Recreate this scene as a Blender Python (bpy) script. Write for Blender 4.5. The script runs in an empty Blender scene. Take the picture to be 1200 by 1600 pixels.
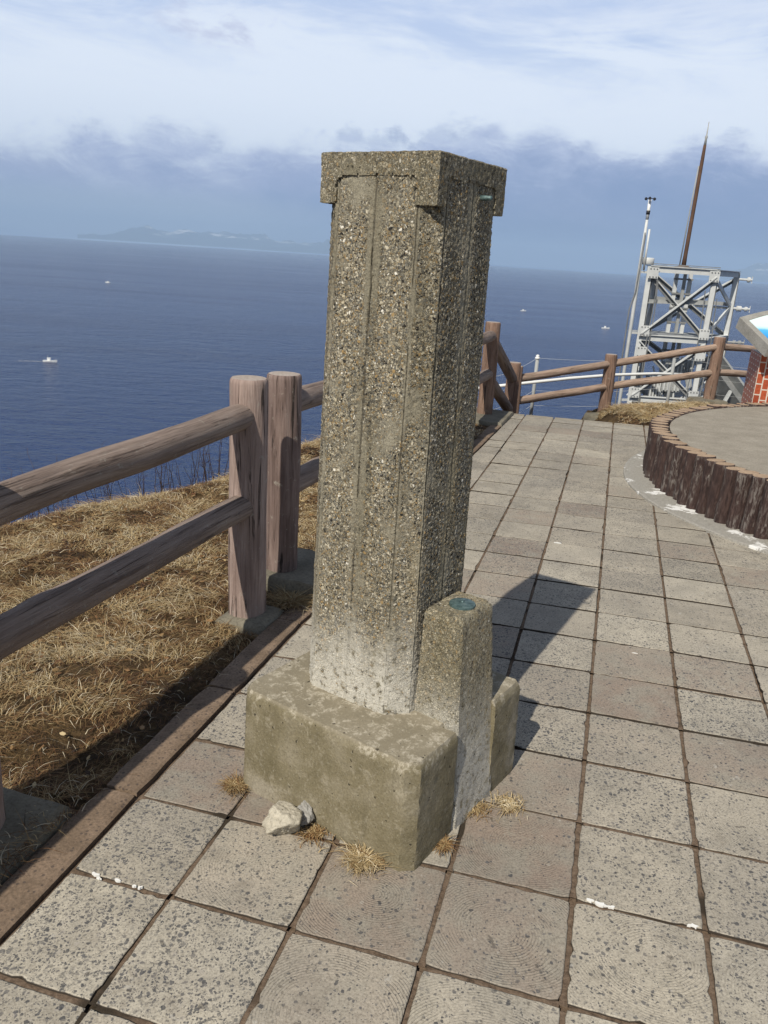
import bpy, bmesh, math, random
import numpy as np
from mathutils import Vector, Matrix, noise
R = math.radians
sc = bpy.context.scene
COL = sc.collection
# ------------------------------------------------------------------ camera, world, sun, exposure
CAMZ = 1.4686
cam_d = bpy.data.cameras.new('camera'); cam = bpy.data.objects.new('camera', cam_d); COL.objects.link(cam)
rw = Vector((0.99793081, 0.0195745, 0.06124492)); uw = Vector((-0.06429698, 0.30380893, 0.9505609)); ww = Vector((0.0, 0.952531875, -0.304438873))
cam.matrix_world = Matrix(((rw.x, uw.x, -ww.x, 0), (rw.y, uw.y, -ww.y, 0), (rw.z, uw.z, -ww.z, CAMZ), (0, 0, 0, 1)))
cam_d.sensor_fit = 'VERTICAL'; cam_d.sensor_height = 24.0; cam_d.lens = 24.0 * 1255.1 / 1600
cam_d.clip_start = 0.05; cam_d.clip_end = 120000
sc.camera = cam
sc.render.resolution_x, sc.render.resolution_y = 768, 1024
sc.view_settings.view_transform = 'Standard'; sc.view_settings.look = 'None'
sc.view_settings.exposure = 0.0; sc.view_settings.gamma = 1.0
sc.cycles.use_denoising = True
sc.cycles.volume_bounces = 0; sc.cycles.max_bounces = 6
SUN = Vector((-0.475, -0.878, 1.0)).normalized()
SUN_EL = math.asin(SUN.z); SUN_ROT = math.atan2(SUN.x, SUN.y)
sd = bpy.data.lights.new('sun', 'SUN'); so = bpy.data.objects.new('sun', sd); COL.objects.link(so)
sd.energy = 4.8; sd.angle = R(0.55); sd.color = (1.0, 0.925, 0.79)
so.rotation_euler = (-SUN).to_track_quat('-Z', 'Y').to_euler(); so.location = (-20, -40, 60)

# ------------------------------------------------------------------ node helper
class NT:
    def __init__(s, tree): s.t = tree; s.n = tree.nodes; s.l = tree.links
    def node(s, typ, ins=None, **props):
        n = s.n.new(typ)
        for k, v in props.items(): setattr(n, k, v)
        for k, v in (ins or {}).items():
            i = n.inputs[k]
            if hasattr(v, 'is_linked'): s.l.new(v, i)
            else:
                if isinstance(v, (tuple, list)) and len(v) == 3 and i.type == 'RGBA': v = (*v, 1)
                i.default_value = v
        return n
    def math(s, op, a, b=0.0, c=None, clamp=False):
        d = {0: a, 1: b}
        if c is not None: d[2] = c
        return s.node('ShaderNodeMath', d, operation=op, use_clamp=clamp).outputs[0]
    def mix(s, f, a, b, mode='MIX'):
        n = s.n.new('ShaderNodeMix'); n.data_type = 'RGBA'; n.blend_type = mode
        for k, v in ((0, f), (6, a), (7, b)):
            i = n.inputs[k]
            if hasattr(v, 'is_linked'): s.l.new(v, i)
            else: i.default_value = (*v, 1) if isinstance(v, (tuple, list)) and len(v) == 3 else v
        return n.outputs[2]
    def ramp(s, f, stops, interp='LINEAR'):
        n = s.n.new('ShaderNodeValToRGB'); n.color_ramp.interpolation = interp
        cr = n.color_ramp
        while len(cr.elements) < len(stops): cr.elements.new(0.5)
        for e, (p, c) in zip(cr.elements, stops):
            e.position = p; e.color = (*c, 1) if isinstance(c, (tuple, list)) else (c, c, c, 1)
        s.l.new(f, n.inputs[0]); return n.outputs[0]
    def step(s, v, a, b): return s.node('ShaderNodeMapRange', {0: v, 1: a, 2: b, 3: 0.0, 4: 1.0}, interpolation_type='SMOOTHSTEP').outputs[0]
    def noise(s, vec, scale, detail=4.0, rough=0.55, dist=0.0, out=0):
        return s.node('ShaderNodeTexNoise', {'Vector': vec, 'Scale': scale, 'Detail': detail, 'Roughness': rough, 'Distortion': dist}).outputs[out]
    def vor(s, vec, scale, feature='F1', rnd=1.0):
        return s.node('ShaderNodeTexVoronoi', {'Vector': vec, 'Scale': scale, 'Randomness': rnd}, feature=feature)
    def mapping(s, vec, scale=(1, 1, 1), loc=(0, 0, 0), rot=(0, 0, 0)):
        return s.node('ShaderNodeMapping', {'Vector': vec, 'Scale': scale, 'Location': loc, 'Rotation': rot}).outputs[0]
    def sep(s, vec): return s.node('ShaderNodeSeparateXYZ', {0: vec}).outputs
    def bump(s, h, strength, dist, normal=None):
        d = {'Height': h, 'Strength': strength, 'Distance': dist}
        if normal is not None: d['Normal'] = normal
        return s.node('ShaderNodeBump', d).outputs[0]

def material(name, build, rough=0.8, spec=0.3):
    m = bpy.data.materials.new(name); m.use_nodes = True
    t = NT(m.node_tree); p = t.n['Principled BSDF']
    p.inputs['Roughness'].default_value = rough; p.inputs['Specular IOR Level'].default_value = spec
    tc = t.n.new('ShaderNodeTexCoord')
    r = build(t, tc.outputs['Object'], p)
    if r:
        col, nrm = (r + (None,))[:2] if isinstance(r, tuple) else (r, None)
        if hasattr(col, 'is_linked'): t.l.new(col, p.inputs['Base Color'])
        else: p.inputs['Base Color'].default_value = (*col, 1)
        if nrm is not None: t.l.new(nrm, p.inputs['Normal'])
    return m

# ------------------------------------------------------------------ sky
W = bpy.data.worlds.new('World'); sc.world = W; W.use_nodes = True
t = NT(W.node_tree); bg = t.n['Background']
SKY_STRENGTH = 0.09
sky = t.node('ShaderNodeTexSky', sky_type='NISHITA', sun_disc=False, sun_elevation=SUN_EL, sun_rotation=SUN_ROT % (2 * math.pi), altitude=90.0, air_density=1.0, dust_density=0.6, ozone_density=1.2)
gen = t.n.new('ShaderNodeTexCoord').outputs['Generated']
x, y, z = t.sep(gen)
el = t.math('MULTIPLY', t.math('ARCSINE', z), 57.2958)
az = t.math('MULTIPLY', t.math('ARCTAN2', x, y), 57.2958)
sph = t.node('ShaderNodeCombineXYZ', {0: t.math('MULTIPLY', az, 0.1), 1: t.math('MULTIPLY', el, 0.1), 2: 0.0}).outputs[0]
n1 = t.noise(t.mapping(sph, (0.55, 0.9, 1), (3.1, 0.4, 0)), 1.0, 3.0, 0.5)
n2 = t.noise(t.mapping(sph, (2.0, 3.4, 1), (7.7, 1.4, 0)), 1.0, 9.0, 0.62, 0.3)
n3 = t.noise(t.mapping(sph, (0.40, 2.4, 1), (1.3, 5.4, 0), (0, 0, R(-10))), 1.0, 7.0, 0.62, 0.5)
n4 = t.noise(t.mapping(sph, (5.0, 7.0, 1), (2.7, 8.4, 0)), 1.0, 6.0, 0.6, 0.2)
k = 1.0 / SKY_STRENGTH
def C(r, g, b): return (r, g, b)
# clear upper part, thin veils, two little grey puffs
top = t.ramp(t.math('DIVIDE', el, 30.0), [(0.0, C(.72, .82, .96)), (0.30, C(.80, .88, 1.0)), (0.42, C(.78, .86, .985)), (0.56, C(.62, .70, .885)), (0.75, C(.50, .60, .82))])
n5 = t.noise(t.mapping(sph, (0.9, 3.6, 1), (4.3, 2.4, 0), (0, 0, R(-13))), 1.0, 8.0, 0.66, 0.9)
streak = t.math('MULTIPLY', t.step(t.math('ADD', t.math('MULTIPLY', n3, 0.6), t.math('MULTIPLY', n5, 0.4)), 0.44, 0.62), t.step(el, 8.0, 13.5))
top = t.mix(t.math('MULTIPLY', streak, 0.72), top, C(.44, .57, .84))
puff = t.math('MULTIPLY', t.step(n2, 0.53, 0.66), t.math('MULTIPLY', t.step(el, 11.0, 12.2), t.step(el, 15.2, 13.6)))
puff = t.math('MULTIPLY', puff, t.math('MULTIPLY', t.step(az, -18.0, -13.0), t.step(az, -3.0, -7.0)))
top = t.mix(t.math('MULTIPLY', puff, 0.55), top, C(.47, .51, .72))
# the cloud bank: ragged upper edge that climbs a little to the right, darker blue grey towards the horizon
edge = t.math('ADD', t.math('ADD', 7.6, t.math('MULTIPLY', az, 0.035)), t.math('ADD', t.math('MULTIPLY', t.math('SUBTRACT', n1, 0.5), 9.0), t.math('ADD', t.math('MULTIPLY', t.math('SUBTRACT', n2, 0.5), 5.0), t.math('MULTIPLY', t.math('SUBTRACT', n4, 0.5), 2.2))))
below = t.math('SUBTRACT', edge, el)
bank = t.node('ShaderNodeMapRange', {0: below, 1: -0.3, 2: t.math('ADD', 0.5, t.math('MULTIPLY', t.step(n3, 0.35, 0.65), 2.2)), 3: 0.0, 4: 1.0}, interpolation_type='SMOOTHSTEP').outputs[0]
shade = t.ramp(t.math('DIVIDE', t.math('ADD', below, t.math('MULTIPLY', t.math('SUBTRACT', n2, 0.5), 2.4)), 8.0), [(0.0, C(.62, .71, .86)), (0.16, C(.52, .60, .80)), (0.36, C(.38, .46, .69)), (0.62, C(.265, .36, .60)), (0.85, C(.205, .315, .56))])
bill = t.noise(t.mapping(sph, (2.4, 5.2, 1), (1.7, 3.4, 0)), 1.0, 8.0, 0.6, 0.5)
bill2 = t.noise(t.mapping(sph, (2.4, 5.2, 1), (1.7, 3.33, 0)), 1.0, 8.0, 0.6, 0.5)       # the same billows a little higher: their difference picks out the lit tops
lit = t.step(t.math('SUBTRACT', bill, bill2), -0.02, 0.11)
shade = t.mix(t.math('MULTIPLY', lit, t.math('MULTIPLY', t.step(below, 5.0, 0.4), 0.62)), shade, C(.66, .74, .89))
shade = t.mix(t.math('MULTIPLY', t.step(bill, 0.50, 0.34), t.math('MULTIPLY', t.step(below, 5.5, 1.0), 0.40)), shade, C(.27, .345, .57))
shade = t.mix(t.math('MULTIPLY', t.math('MULTIPLY', t.step(az, -4.0, 12.0), t.step(below, 0.8, 3.5)), 0.55), shade, C(.19, .285, .50))
base = t.mix(bank, top, shade)
low = t.step(el, 3.2, -0.6)
base = t.mix(t.math('MULTIPLY', low, 0.6), base, C(.165, .26, .50))
strip = t.math('MULTIPLY', t.step(az, 0.0, -13.0), t.math('MULTIPLY', t.step(el, 4.0, 1.8), t.step(n3, 0.28, 0.52)))
base = t.mix(t.math('MULTIPLY', strip, 0.9), base, C(.42, .53, .71))
k *= 1.07
scaled = t.mix(1.0, base, (k, k, k), 'MULTIPLY')
high = t.mix(t.math('ADD', 0.25, t.math('MULTIPLY', t.step(n3, 0.42, 0.62), 0.45)), sky.outputs[0], (3.3, 3.35, 3.5))
front = t.math('MULTIPLY', t.step(el, 29.0, 18.0), t.step(t.math('ABSOLUTE', az), 115.0, 70.0))    # the cloud lies out over the sea; landward the sky is clearer
t.l.new(t.mix(front, high, scaled), bg.inputs['Color'])
bg.inputs['Strength'].default_value = SKY_STRENGTH

# ------------------------------------------------------------------ object helpers
def link(name, mesh, mat=None, parent=None):
    o = bpy.data.objects.new(name, mesh); COL.objects.link(o)
    if mat:
        for m in (mat if isinstance(mat, (list, tuple)) else [mat]): mesh.materials.append(m)
    if parent: o.parent = parent
    return o
def empty(name, loc=(0, 0, 0), rz=0.0):
    o = bpy.data.objects.new(name, None); COL.objects.link(o); o.location = loc; o.rotation_euler = (0, 0, rz); o.empty_display_size = 0.1
    return o
def tag(o, label=None, cat=None, group=None, kind=None):
    if label: o['label'] = label
    if cat: o['category'] = cat
    if group: o['group'] = group
    if kind: o['kind'] = kind
    return o
def smooth(me, on=True):
    me.polygons.foreach_set('use_smooth', [on] * len(me.polygons))
class MB:
    def __init__(s): s.v = []; s.f = []; s.m = []
    def add(s, vs, fs, mi=0):
        b = len(s.v); s.v += [tuple(v) for v in vs]; s.f += [[i + b for i in f] for f in fs]; s.m += [mi] * len(fs)
    def box(s, c, size, M=None, mi=0):
        hx, hy, hz = (q / 2 for q in size)
        vs = [Vector((sx * hx, sy * hy, sz * hz)) for sz in (-1, 1) for sy in (-1, 1) for sx in (-1, 1)]
        if M is not None: vs = [M @ v for v in vs]
        vs = [v + Vector(c) for v in vs]
        s.add(vs, [[0, 2, 3, 1], [4, 5, 7, 6], [0, 1, 5, 4], [2, 6, 7, 3], [0, 4, 6, 2], [1, 3, 7, 5]], mi)
    def bar(s, p, q, w, h=None, up=(0, 0, 1), mi=0):
        p = Vector(p); q = Vector(q); d = q - p; L = d.length; d.normalize()
        u = Vector(up)
        if abs(d.dot(u)) > 0.98: u = Vector((0, 1, 0))
        a = d.cross(u).normalized(); b = a.cross(d).normalized()
        M = Matrix((a, b, d)).transposed()
        s.box((p + q) / 2, (w, h or w, L), M, mi)
    def angle(s, p, q, w, th=0.012, side=(1, 0, 0), mi=0):
        """an L-section steel angle from p to q"""
        p = Vector(p); q = Vector(q); d = (q - p).normalized(); u = Vector(side)
        a = (u - d * u.dot(d)).normalized(); b = d.cross(a).normalized()
        prof = [(0, 0), (w, 0), (w, th), (th, th), (th, w), (0, w)]
        vs = [e + a * (x - w / 2) + b * (y - w / 2) for e in (p, q) for x, y in prof]
        n = 6
        s.add(vs, [[i, (i + 1) % n, n + (i + 1) % n, n + i] for i in range(n)] + [list(range(n))[::-1], list(range(n, 2 * n))], mi)
    def tube(s, pts, rad, n=8, cap=True, mi=0):
        pts = [Vector(p) for p in pts]; rad = rad if isinstance(rad, (list, tuple)) else [rad] * len(pts)
        rings = []; ref = None
        for i, p in enumerate(pts):
            d = (pts[min(i + 1, len(pts) - 1)] - pts[max(i - 1, 0)]).normalized()
            if ref is None: ref = Vector((0, 0, 1)) if abs(d.z) < 0.9 else Vector((1, 0, 0))
            a = d.cross(ref).normalized(); b = a.cross(d).normalized(); ref = b
            rings.append([p + (a * math.cos(k * 2 * math.pi / n) + b * math.sin(k * 2 * math.pi / n)) * rad[i] for k in range(n)])
        vs = [v for r in rings for v in r]; fs = []
        for i in range(len(pts) - 1):
            for k in range(n):
                fs.append([i * n + k, i * n + (k + 1) % n, (i + 1) * n + (k + 1) % n, (i + 1) * n + k])
        if cap: fs += [list(range(n))[::-1], list(range((len(pts) - 1) * n, len(pts) * n))]
        s.add(vs, fs, mi)
    def lathe(s, c, prof, n=24, axis=None, mi=0):
        """profile (radius, height) turned about an axis through c"""
        M = Vector(axis or (0, 0, 1)).to_track_quat('Z', 'Y').to_matrix()
        vs = []; fs = []
        for r, h in prof:
            for k in range(n):
                a = k * 2 * math.pi / n; vs.append(Vector(c) + M @ Vector((r * math.cos(a), r * math.sin(a), h)))
        for i in range(len(prof) - 1):
            for k in range(n): fs.append([i * n + k, i * n + (k + 1) % n, (i + 1) * n + (k + 1) % n, (i + 1) * n + k])
        fs += [list(range(n))[::-1], list(range((len(prof) - 1) * n, len(prof) * n))]
        s.add(vs, fs, mi)
    def mesh(s, name, sm=False):
        me = bpy.data.meshes.new(name); me.from_pydata(s.v, [], s.f); me.update()
        if any(s.m): me.polygons.foreach_set('material_index', s.m)
        if sm: smooth(me)
        return me
    def build(s, name, mat, parent=None, sm=False):
        return link(name, s.mesh(name, sm), mat, parent)
def auto_smooth(o, deg=35):
    me = o.data; smooth(me)
    bm = bmesh.new(); bm.from_mesh(me)
    for e in bm.edges:
        if len(e.link_faces) == 2 and e.calc_face_angle(0) > R(deg): e.smooth = False
    bm.to_mesh(me); bm.free()
def gz(x, y): return 0.015072 * x - 0.0143325 * y          # the terrace drains a little to the left and away
def at_ground(x, y, dz=0.0): return Vector((x, y, gz(x, y) + dz))
# tile grid of the paving (in tile units) -> world
TX = Vector((0.96553077, -0.25964668)).normalized(); TY = Vector((0.2598524, 0.96559736)).normalized(); TO = Vector((-0.15391995, 1.46661124)); TS = 0.31
def tw(i, j, dz=0.0):
    p = TO + TX * (i * TS) + TY * (j * TS); return Vector((p.x, p.y, gz(p.x, p.y) + dz))
def kerb_in(j): return -1.93 if j < 4.6 else -1.93 + (j - 4.6) * 0.0262
def fbm(v, s, o=3):
    return noise.fractal(Vector(v) * s, 1.0, 2.0, o)
rng = random.Random(11); nr = np.random.default_rng(5)

# ------------------------------------------------------------------ materials
def aggregate(mortar, lo_white=None, pebble=1.0, scale=105.0, fine=False, seams=None, tint=(1, 1, 1), relief=0.0):
    def b(t, oc, p):
        wv = t.node('ShaderNodeVectorMath', {0: oc, 1: t.node('ShaderNodeVectorMath', {0: t.noise(oc, 70.0, 2.0, out=1), 3: 0.010}, operation='SCALE').outputs[0]}, operation='ADD').outputs[0]
        pal = [(0.0, (.022, .021, .020)), (0.11, (.085, .080, .068)), (0.24, (.23, .18, .105)), (0.37, (.35, .24, .11)), (0.46, (.16, .158, .142)), (0.59, (.34, .30, .22)), (0.72, (.46, .415, .315)), (0.88, (.58, .53, .42)), (0.97, (.76, .73, .65))]
        def layer(s_, keep):
            v = t.vor(wv, s_); e = t.vor(wv, s_, 'DISTANCE_TO_EDGE'); c = t.sep(v.outputs['Color'])
            body = t.step(e.outputs['Distance'], 0.03, 0.13)
            return t.ramp(c[0], pal, 'CONSTANT'), t.math('MULTIPLY', body, t.math('GREATER_THAN', c[1], 1 - keep)), body
        wob = t.noise(oc, 7.0, 5.0, 0.6)
        cov = t.step(wob, 0.70, 0.50)
        if fine: cov = t.math('MULTIPLY', cov, 0.7)
        if seams:
            sx, sy, _ = t.sep(oc); a_ = t.math('ABSOLUTE', t.math('SUBTRACT', sx, seams[0])); b_ = t.math('ABSOLUTE', t.math('SUBTRACT', sy, seams[1]))
            lat = t.math('ADD', t.math('MINIMUM', a_, b_), t.math('MULTIPLY', t.math('SUBTRACT', t.noise(oc, 16.0, 4.0), 0.5), 0.016))
            big_ = t.math('MAXIMUM', a_, b_)
            e1 = t.step(t.math('ABSOLUTE', t.math('SUBTRACT', lat, 0.008)), 0.015, 0.007)
            e2 = t.step(t.math('ABSOLUTE', t.math('SUBTRACT', lat, t.math('MULTIPLY', big_, 0.715))), 0.009, 0.004)
            strip = t.math('MULTIPLY', t.math('MAXIMUM', e1, e2), t.step(t.noise(t.mapping(oc, (8, 8, 2.2)), 1.0, 4.0), 0.36, 0.50))
            cov = t.math('MULTIPLY', cov, t.math('SUBTRACT', 1.0, t.math('MULTIPLY', strip, 0.85)))
        stain = t.ramp(t.noise(t.mapping(oc, (6, 6, 0.6)), 1.6, 4.0), [(0.3, (.66, .65, .60)), (0.55, (1, 1, 1)), (0.75, (1.12, 1.04, .86))])
        c0, m0, g0 = layer(scale * 3.2, .8); c1, m1, g1 = layer(scale * 1.9, .60); c2, m2, g2 = layer(scale * 1.15, .30)
        col = t.mix(1.0, mortar, t.ramp(t.noise(oc, 240.0, 3.0, 0.7), [(0.3, (.55, .54, .52)), (0.55, (1, 1, 1)), (0.75, (1.3, 1.28, 1.2))]), 'MULTIPLY')
        if relief: col = t.mix(t.math('MULTIPLY', cov, 0.45), col, (.095, .09, .075))      # worn dirty matrix between the stones, darkened further to deepen their self-shadow
        col = t.mix(t.math('MULTIPLY', m0, t.math('MULTIPLY', cov, 0.8 * pebble)), col, c0)
        col = t.mix(t.math('MULTIPLY', m1, t.math('MULTIPLY', cov, pebble)), col, c1)
        col = t.mix(t.math('MULTIPLY', m2, t.math('MULTIPLY', cov, pebble)), col, c2)
        col = t.mix(1.0, col, stain, 'MULTIPLY')
        h = t.math('MAXIMUM', t.math('MULTIPLY', m0, 0.35), t.math('MAXIMUM', t.math('MULTIPLY', m1, 0.65), m2))
        pits = t.step(t.noise(oc, 75.0, 3.0, 0.7), 0.37, 0.31)
        col = t.mix(t.math('MULTIPLY', pits, 0.8), col, (.03, .028, .022))
        h = t.math('SUBTRACT', t.math('MULTIPLY', h, t.math('ADD', 0.25, t.math('MULTIPLY', cov, 0.75))), t.math('MULTIPLY', pits, 1.2))
        if seams:
            gt_ = t.math('GREATER_THAN', b_, a_); ds_ = t.math('ADD', t.math('MULTIPLY', gt_, t.math('SUBTRACT', sx, seams[0])), t.math('MULTIPLY', t.math('SUBTRACT', 1.0, gt_), t.math('SUBTRACT', sy, seams[1])))
            ws = t.math('ADD', ds_, t.math('MULTIPLY', t.math('SUBTRACT', t.noise(oc, 24.0, 3.0), 0.5), 0.008))
            wl = t.math('ADD', t.math('MINIMUM', a_, b_), t.math('MULTIPLY', t.math('SUBTRACT', t.noise(oc, 30.0, 3.0), 0.5), 0.005))
            l1 = t.step(t.math('ABSOLUTE', t.math('SUBTRACT', ws, 0.003)), 0.0034, 0.0010)
            l2 = t.step(t.math('ABSOLUTE', t.math('SUBTRACT', wl, t.math('MULTIPLY', big_, 0.705))), 0.0030, 0.0010)
            line = t.math('MULTIPLY', t.math('MAXIMUM', l1, l2), t.step(t.noise(t.mapping(oc, (3, 3, 5)), 1.0, 4.0), 0.40, 0.52))
            col = t.mix(t.math('MULTIPLY', line, 0.62), col, (.04, .035, .028)); h = t.math('SUBTRACT', h, t.math('MULTIPLY', line, 1.0))
        if lo_white:
            z = t.sep(oc)[2]
            zz = t.math('ADD', z, t.math('MULTIPLY', t.math('SUBTRACT', t.noise(t.mapping(oc, (9, 9, 2)), 1.0, 5.0), 0.5), 0.34))
            f = t.math('MULTIPLY', t.step(zz, lo_white[1], lo_white[0]), t.step(t.noise(oc, 42.0, 6.0, 0.75), 0.36, 0.50))
            col = t.mix(t.math('MULTIPLY', f, 0.85), col, (.62, .60, .54))
        if tint != (1, 1, 1): col = t.mix(1.0, col, tint, 'MULTIPLY')
        if relief:
            dn = t.node('ShaderNodeDisplacement', {'Height': h, 'Midlevel': 0.35, 'Scale': relief}).outputs[0]
            t.l.new(dn, t.n['Material Output'].inputs['Displacement'])
            return col
        return col, t.bump(h, 1.0, 0.005)
    return b
M = {}
M['shaft'] = material('exposed aggregate concrete', aggregate((.315, .29, .225), (0.35, 0.62), scale=124.0, seams=(.032, .046), relief=0.0027), 0.85, 0.35)
M['cap'] = material('fine aggregate concrete', aggregate((.26, .235, .17), None, 0.9, 125.0, True), 0.85, 0.35)
M['stub'] = material('yellowed aggregate concrete', aggregate((.36, .325, .235), (0.16, 0.50), 0.85, 115.0, True), 0.88, 0.3)
def base_mat(t, oc, p):
    n = t.noise(oc, 7.0, 6.0, 0.6); n2 = t.noise(oc, 26.0, 6.0, 0.7, 0.4); n3 = t.noise(oc, 120.0, 3.0, 0.6)
    col = t.ramp(n, [(0.3, (.128, .110, .066)), (0.5, (.19, .165, .108)), (0.72, (.26, .232, .172))])
    col = t.mix(t.math('MULTIPLY', t.step(t.noise(t.mapping(oc, (3, 3, 4), (4, 2, 1)), 1.4, 5.0), 0.56, 0.68), 0.6), col, (.33, .30, .245))
    z = t.sep(oc)[2]
    up = t.step(t.math('ADD', z, t.math('MULTIPLY', t.math('SUBTRACT', n, 0.5), 0.05)), 0.270, 0.308)
    w = t.math('MULTIPLY', t.step(t.math('ADD', n2, t.math('MULTIPLY', up, 0.05)), 0.53, 0.64), t.math('ADD', 0.30, t.math('MULTIPLY', up, 0.50)))
    w = t.math('MULTIPLY', w, t.step(t.noise(oc, 95.0, 5.0, 0.75), 0.36, 0.60)); drip = t.math('MULTIPLY', t.step(t.noise(t.mapping(oc, (26, 26, 2.0)), 1.0, 4.0), 0.54, 0.70), 0.45)
    col = t.mix(drip, col, (.115, .10, .065))
    col = t.mix(1.0, col, t.ramp(t.noise(oc, 150.0, 5.0, 0.75), [(0.3, (.66, .65, .62)), (0.5, (1, 1, 1)), (0.72, (1.22, 1.21, 1.18))]), 'MULTIPLY')
    col = t.mix(t.math('MULTIPLY', t.step(z, 0.302, 0.311), 0.55), col, (.27, .24, .185)); col = t.mix(w, col, (.48, .44, .36))
    pit = t.step(t.noise(oc, 58.0, 2.0, 0.5), 0.30, 0.265)
    col = t.mix(t.math('MULTIPLY', pit, 0.85), col, (.035, .03, .022))
    col = t.mix(t.math('MULTIPLY', t.step(n3, 0.55, 0.75), 0.35), col, (.42, .39, .31))
    h = t.math('ADD', t.math('MULTIPLY', n2, 0.5), t.math('MULTIPLY', n3, 0.5)); h = t.math('SUBTRACT', h, t.math('MULTIPLY', pit, 1.0))
    return col, t.bump(h, 0.7, 0.004)
for k_ in ('shaft',): M[k_].displacement_method = 'BOTH'
M['base'] = material('olive weathered concrete', base_mat, 0.9, 0.2)
def bronze(t, oc, p):
    p.inputs['Metallic'].default_value = 0.35
    n = t.noise(oc, 90.0, 5.0)
    return t.ramp(n, [(0.3, (.05, .085, .085)), (0.55, (.10, .16, .165)), (0.75, (.19, .25, .24))]), t.bump(n, 0.3, 0.002)
M['bronze'] = material('verdigris bronze', bronze, 0.5, 0.5)
def tile_mat(t, oc, p):
    att = t.node('ShaderNodeAttribute', attribute_name='tile', attribute_type='GEOMETRY').outputs['Color']
    tone, pink, chips = t.sep(att)
    uv = t.n.new('ShaderNodeUVMap'); uv.uv_map = 'ring'
    u, v, _ = t.sep(uv.outputs[0])
    ring_on = t.node('ShaderNodeAttribute', attribute_name='ring_on', attribute_type='GEOMETRY').outputs['Fac']
    n = t.noise(oc, 11.0, 6.0, 0.6); nf = t.noise(oc, 170.0, 4.0, 0.7); nb = t.noise(oc, 2.3, 4.0)
    col = t.mix(tone, (.285, .264, .230), (.45, .42, .362))
    col = t.mix(t.math('MULTIPLY', pink, t.step(n, 0.30, 0.62)), col, (.245, .195, .165))
    col = t.mix(1.0, col, t.ramp(n, [(0.3, (.80, .79, .77)), (0.6, (1.05, 1.04, 1.01))]), 'MULTIPLY')
    col = t.mix(1.0, col, t.ramp(nb, [(0.35, (.86, .86, .87)), (0.65, (1.06, 1.05, 1.03))]), 'MULTIPLY')
    col = t.mix(1.0, col, t.ramp(nf, [(0.3, (.60, .59, .58)), (0.5, (1, 1, 1)), (0.72, (1.26, 1.26, 1.24))]), 'MULTIPLY')
    edge_ = t.node('ShaderNodeAttribute', attribute_name='joint_dark', attribute_type='GEOMETRY').outputs['Fac']
    wv = t.node('ShaderNodeVectorMath', {0: oc, 1: t.node('ShaderNodeVectorMath', {0: t.noise(oc, 90.0, 2.0, out=1), 3: 0.012}, operation='SCALE').outputs[0]}, operation='ADD').outputs[0]
    tot_h = nf
    for s, th, cut in ((72.0, 0.38, 0.40), (125.0, 0.42, 0.42), (230.0, 0.42, 0.35)):
        vr = t.vor(wv, s); rc = t.sep(vr.outputs['Color'])
        lim = t.math('SUBTRACT', 1.0, t.math('MULTIPLY', chips, cut * 1.25))
        on = t.math('GREATER_THAN', rc[0], lim)
        m = t.math('MULTIPLY', on, t.step(vr.outputs['Distance'], th + 0.04, th - 0.05))
        cc = t.ramp(rc[1], [(0.0, (.055, .058, .066)), (0.5, (.10, .10, .105)), (0.75, (.17, .16, .15)), (0.92, (.36, .33, .29))], 'CONSTANT')
        worn = t.step(t.noise(oc, 8.0 + s * .03, 4.0, 0.6), 0.36, 0.54)
        col = t.mix(t.math('MULTIPLY', m, t.math('ADD', 0.35, t.math('MULTIPLY', worn, 0.50))), col, cc)
    ang = t.math('ARCTAN2', v, u)
    rad = t.math('SQRT', t.math('ADD', t.math('POWER', u, 2.0), t.math('POWER', t.math('MULTIPLY', v, 1.12), 2.0)))
    rad = t.math('ADD', rad, t.math('MULTIPLY', t.noise(oc, 14.0, 3.0), 0.016))
    wave = t.math('SINE', t.math('MULTIPLY', rad, 2 * math.pi / 0.0072))
    blotch = t.math('MULTIPLY', t.step(t.noise(oc, 5.2, 6.0, 0.68), 0.55, 0.68), 0.42)
    col = t.mix(blotch, col, (.20, .175, .145))
    spots = t.math('MULTIPLY', t.step(t.noise(oc, 21.0, 4.0, 0.6), 0.67, 0.72), 0.6)
    col = t.mix(spots, col, (.44, .42, .38))
    drips = t.step(t.noise(oc, 33.0, 2.0, 0.5), 0.30, 0.26)
    col = t.mix(t.math('MULTIPLY', drips, 0.6), col, (.085, .075, .065))
    wear = t.math('MULTIPLY', ring_on, t.step(t.noise(oc, 9.0, 5.0, 0.6), 0.42, 0.62))
    groove = t.math('MULTIPLY', t.step(wave, 0.25, 0.95), wear)
    col = t.mix(t.math('MULTIPLY', groove, 0.30), col, (.12, .10, .08))
    col = t.mix(t.step(t.math('ADD', edge_, t.math('MULTIPLY', t.math('SUBTRACT', n, 0.5), 0.5)), 0.45, 1.0), col, (.045, .036, .028))  # slab sides and joint edges coloured darker than the slab tops
    h = t.math('SUBTRACT', t.math('MULTIPLY', nf, 0.9), t.math('MULTIPLY', groove, 0.8))
    return col, t.bump(h, 0.6, 0.0026)
M['tile'] = material('chip aggregate paving slab', tile_mat, 0.86, 0.3)
def mortar_mat(t, oc, p):
    n = t.noise(oc, 60.0, 6.0, 0.7); nb = t.noise(oc, 3.0, 3.0)
    col = t.ramp(n, [(0.3, (.05, .038, .028)), (0.48, (.15, .108, .078)), (0.7, (.22, .165, .12))])
    col = t.mix(t.step(nb, 0.56, 0.64), col, (.05, .04, .03))
    return col, t.bump(n, 0.8, 0.006)
M['mortar'] = material('brown joint mortar', mortar_mat, 0.95, 0.1)
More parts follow.
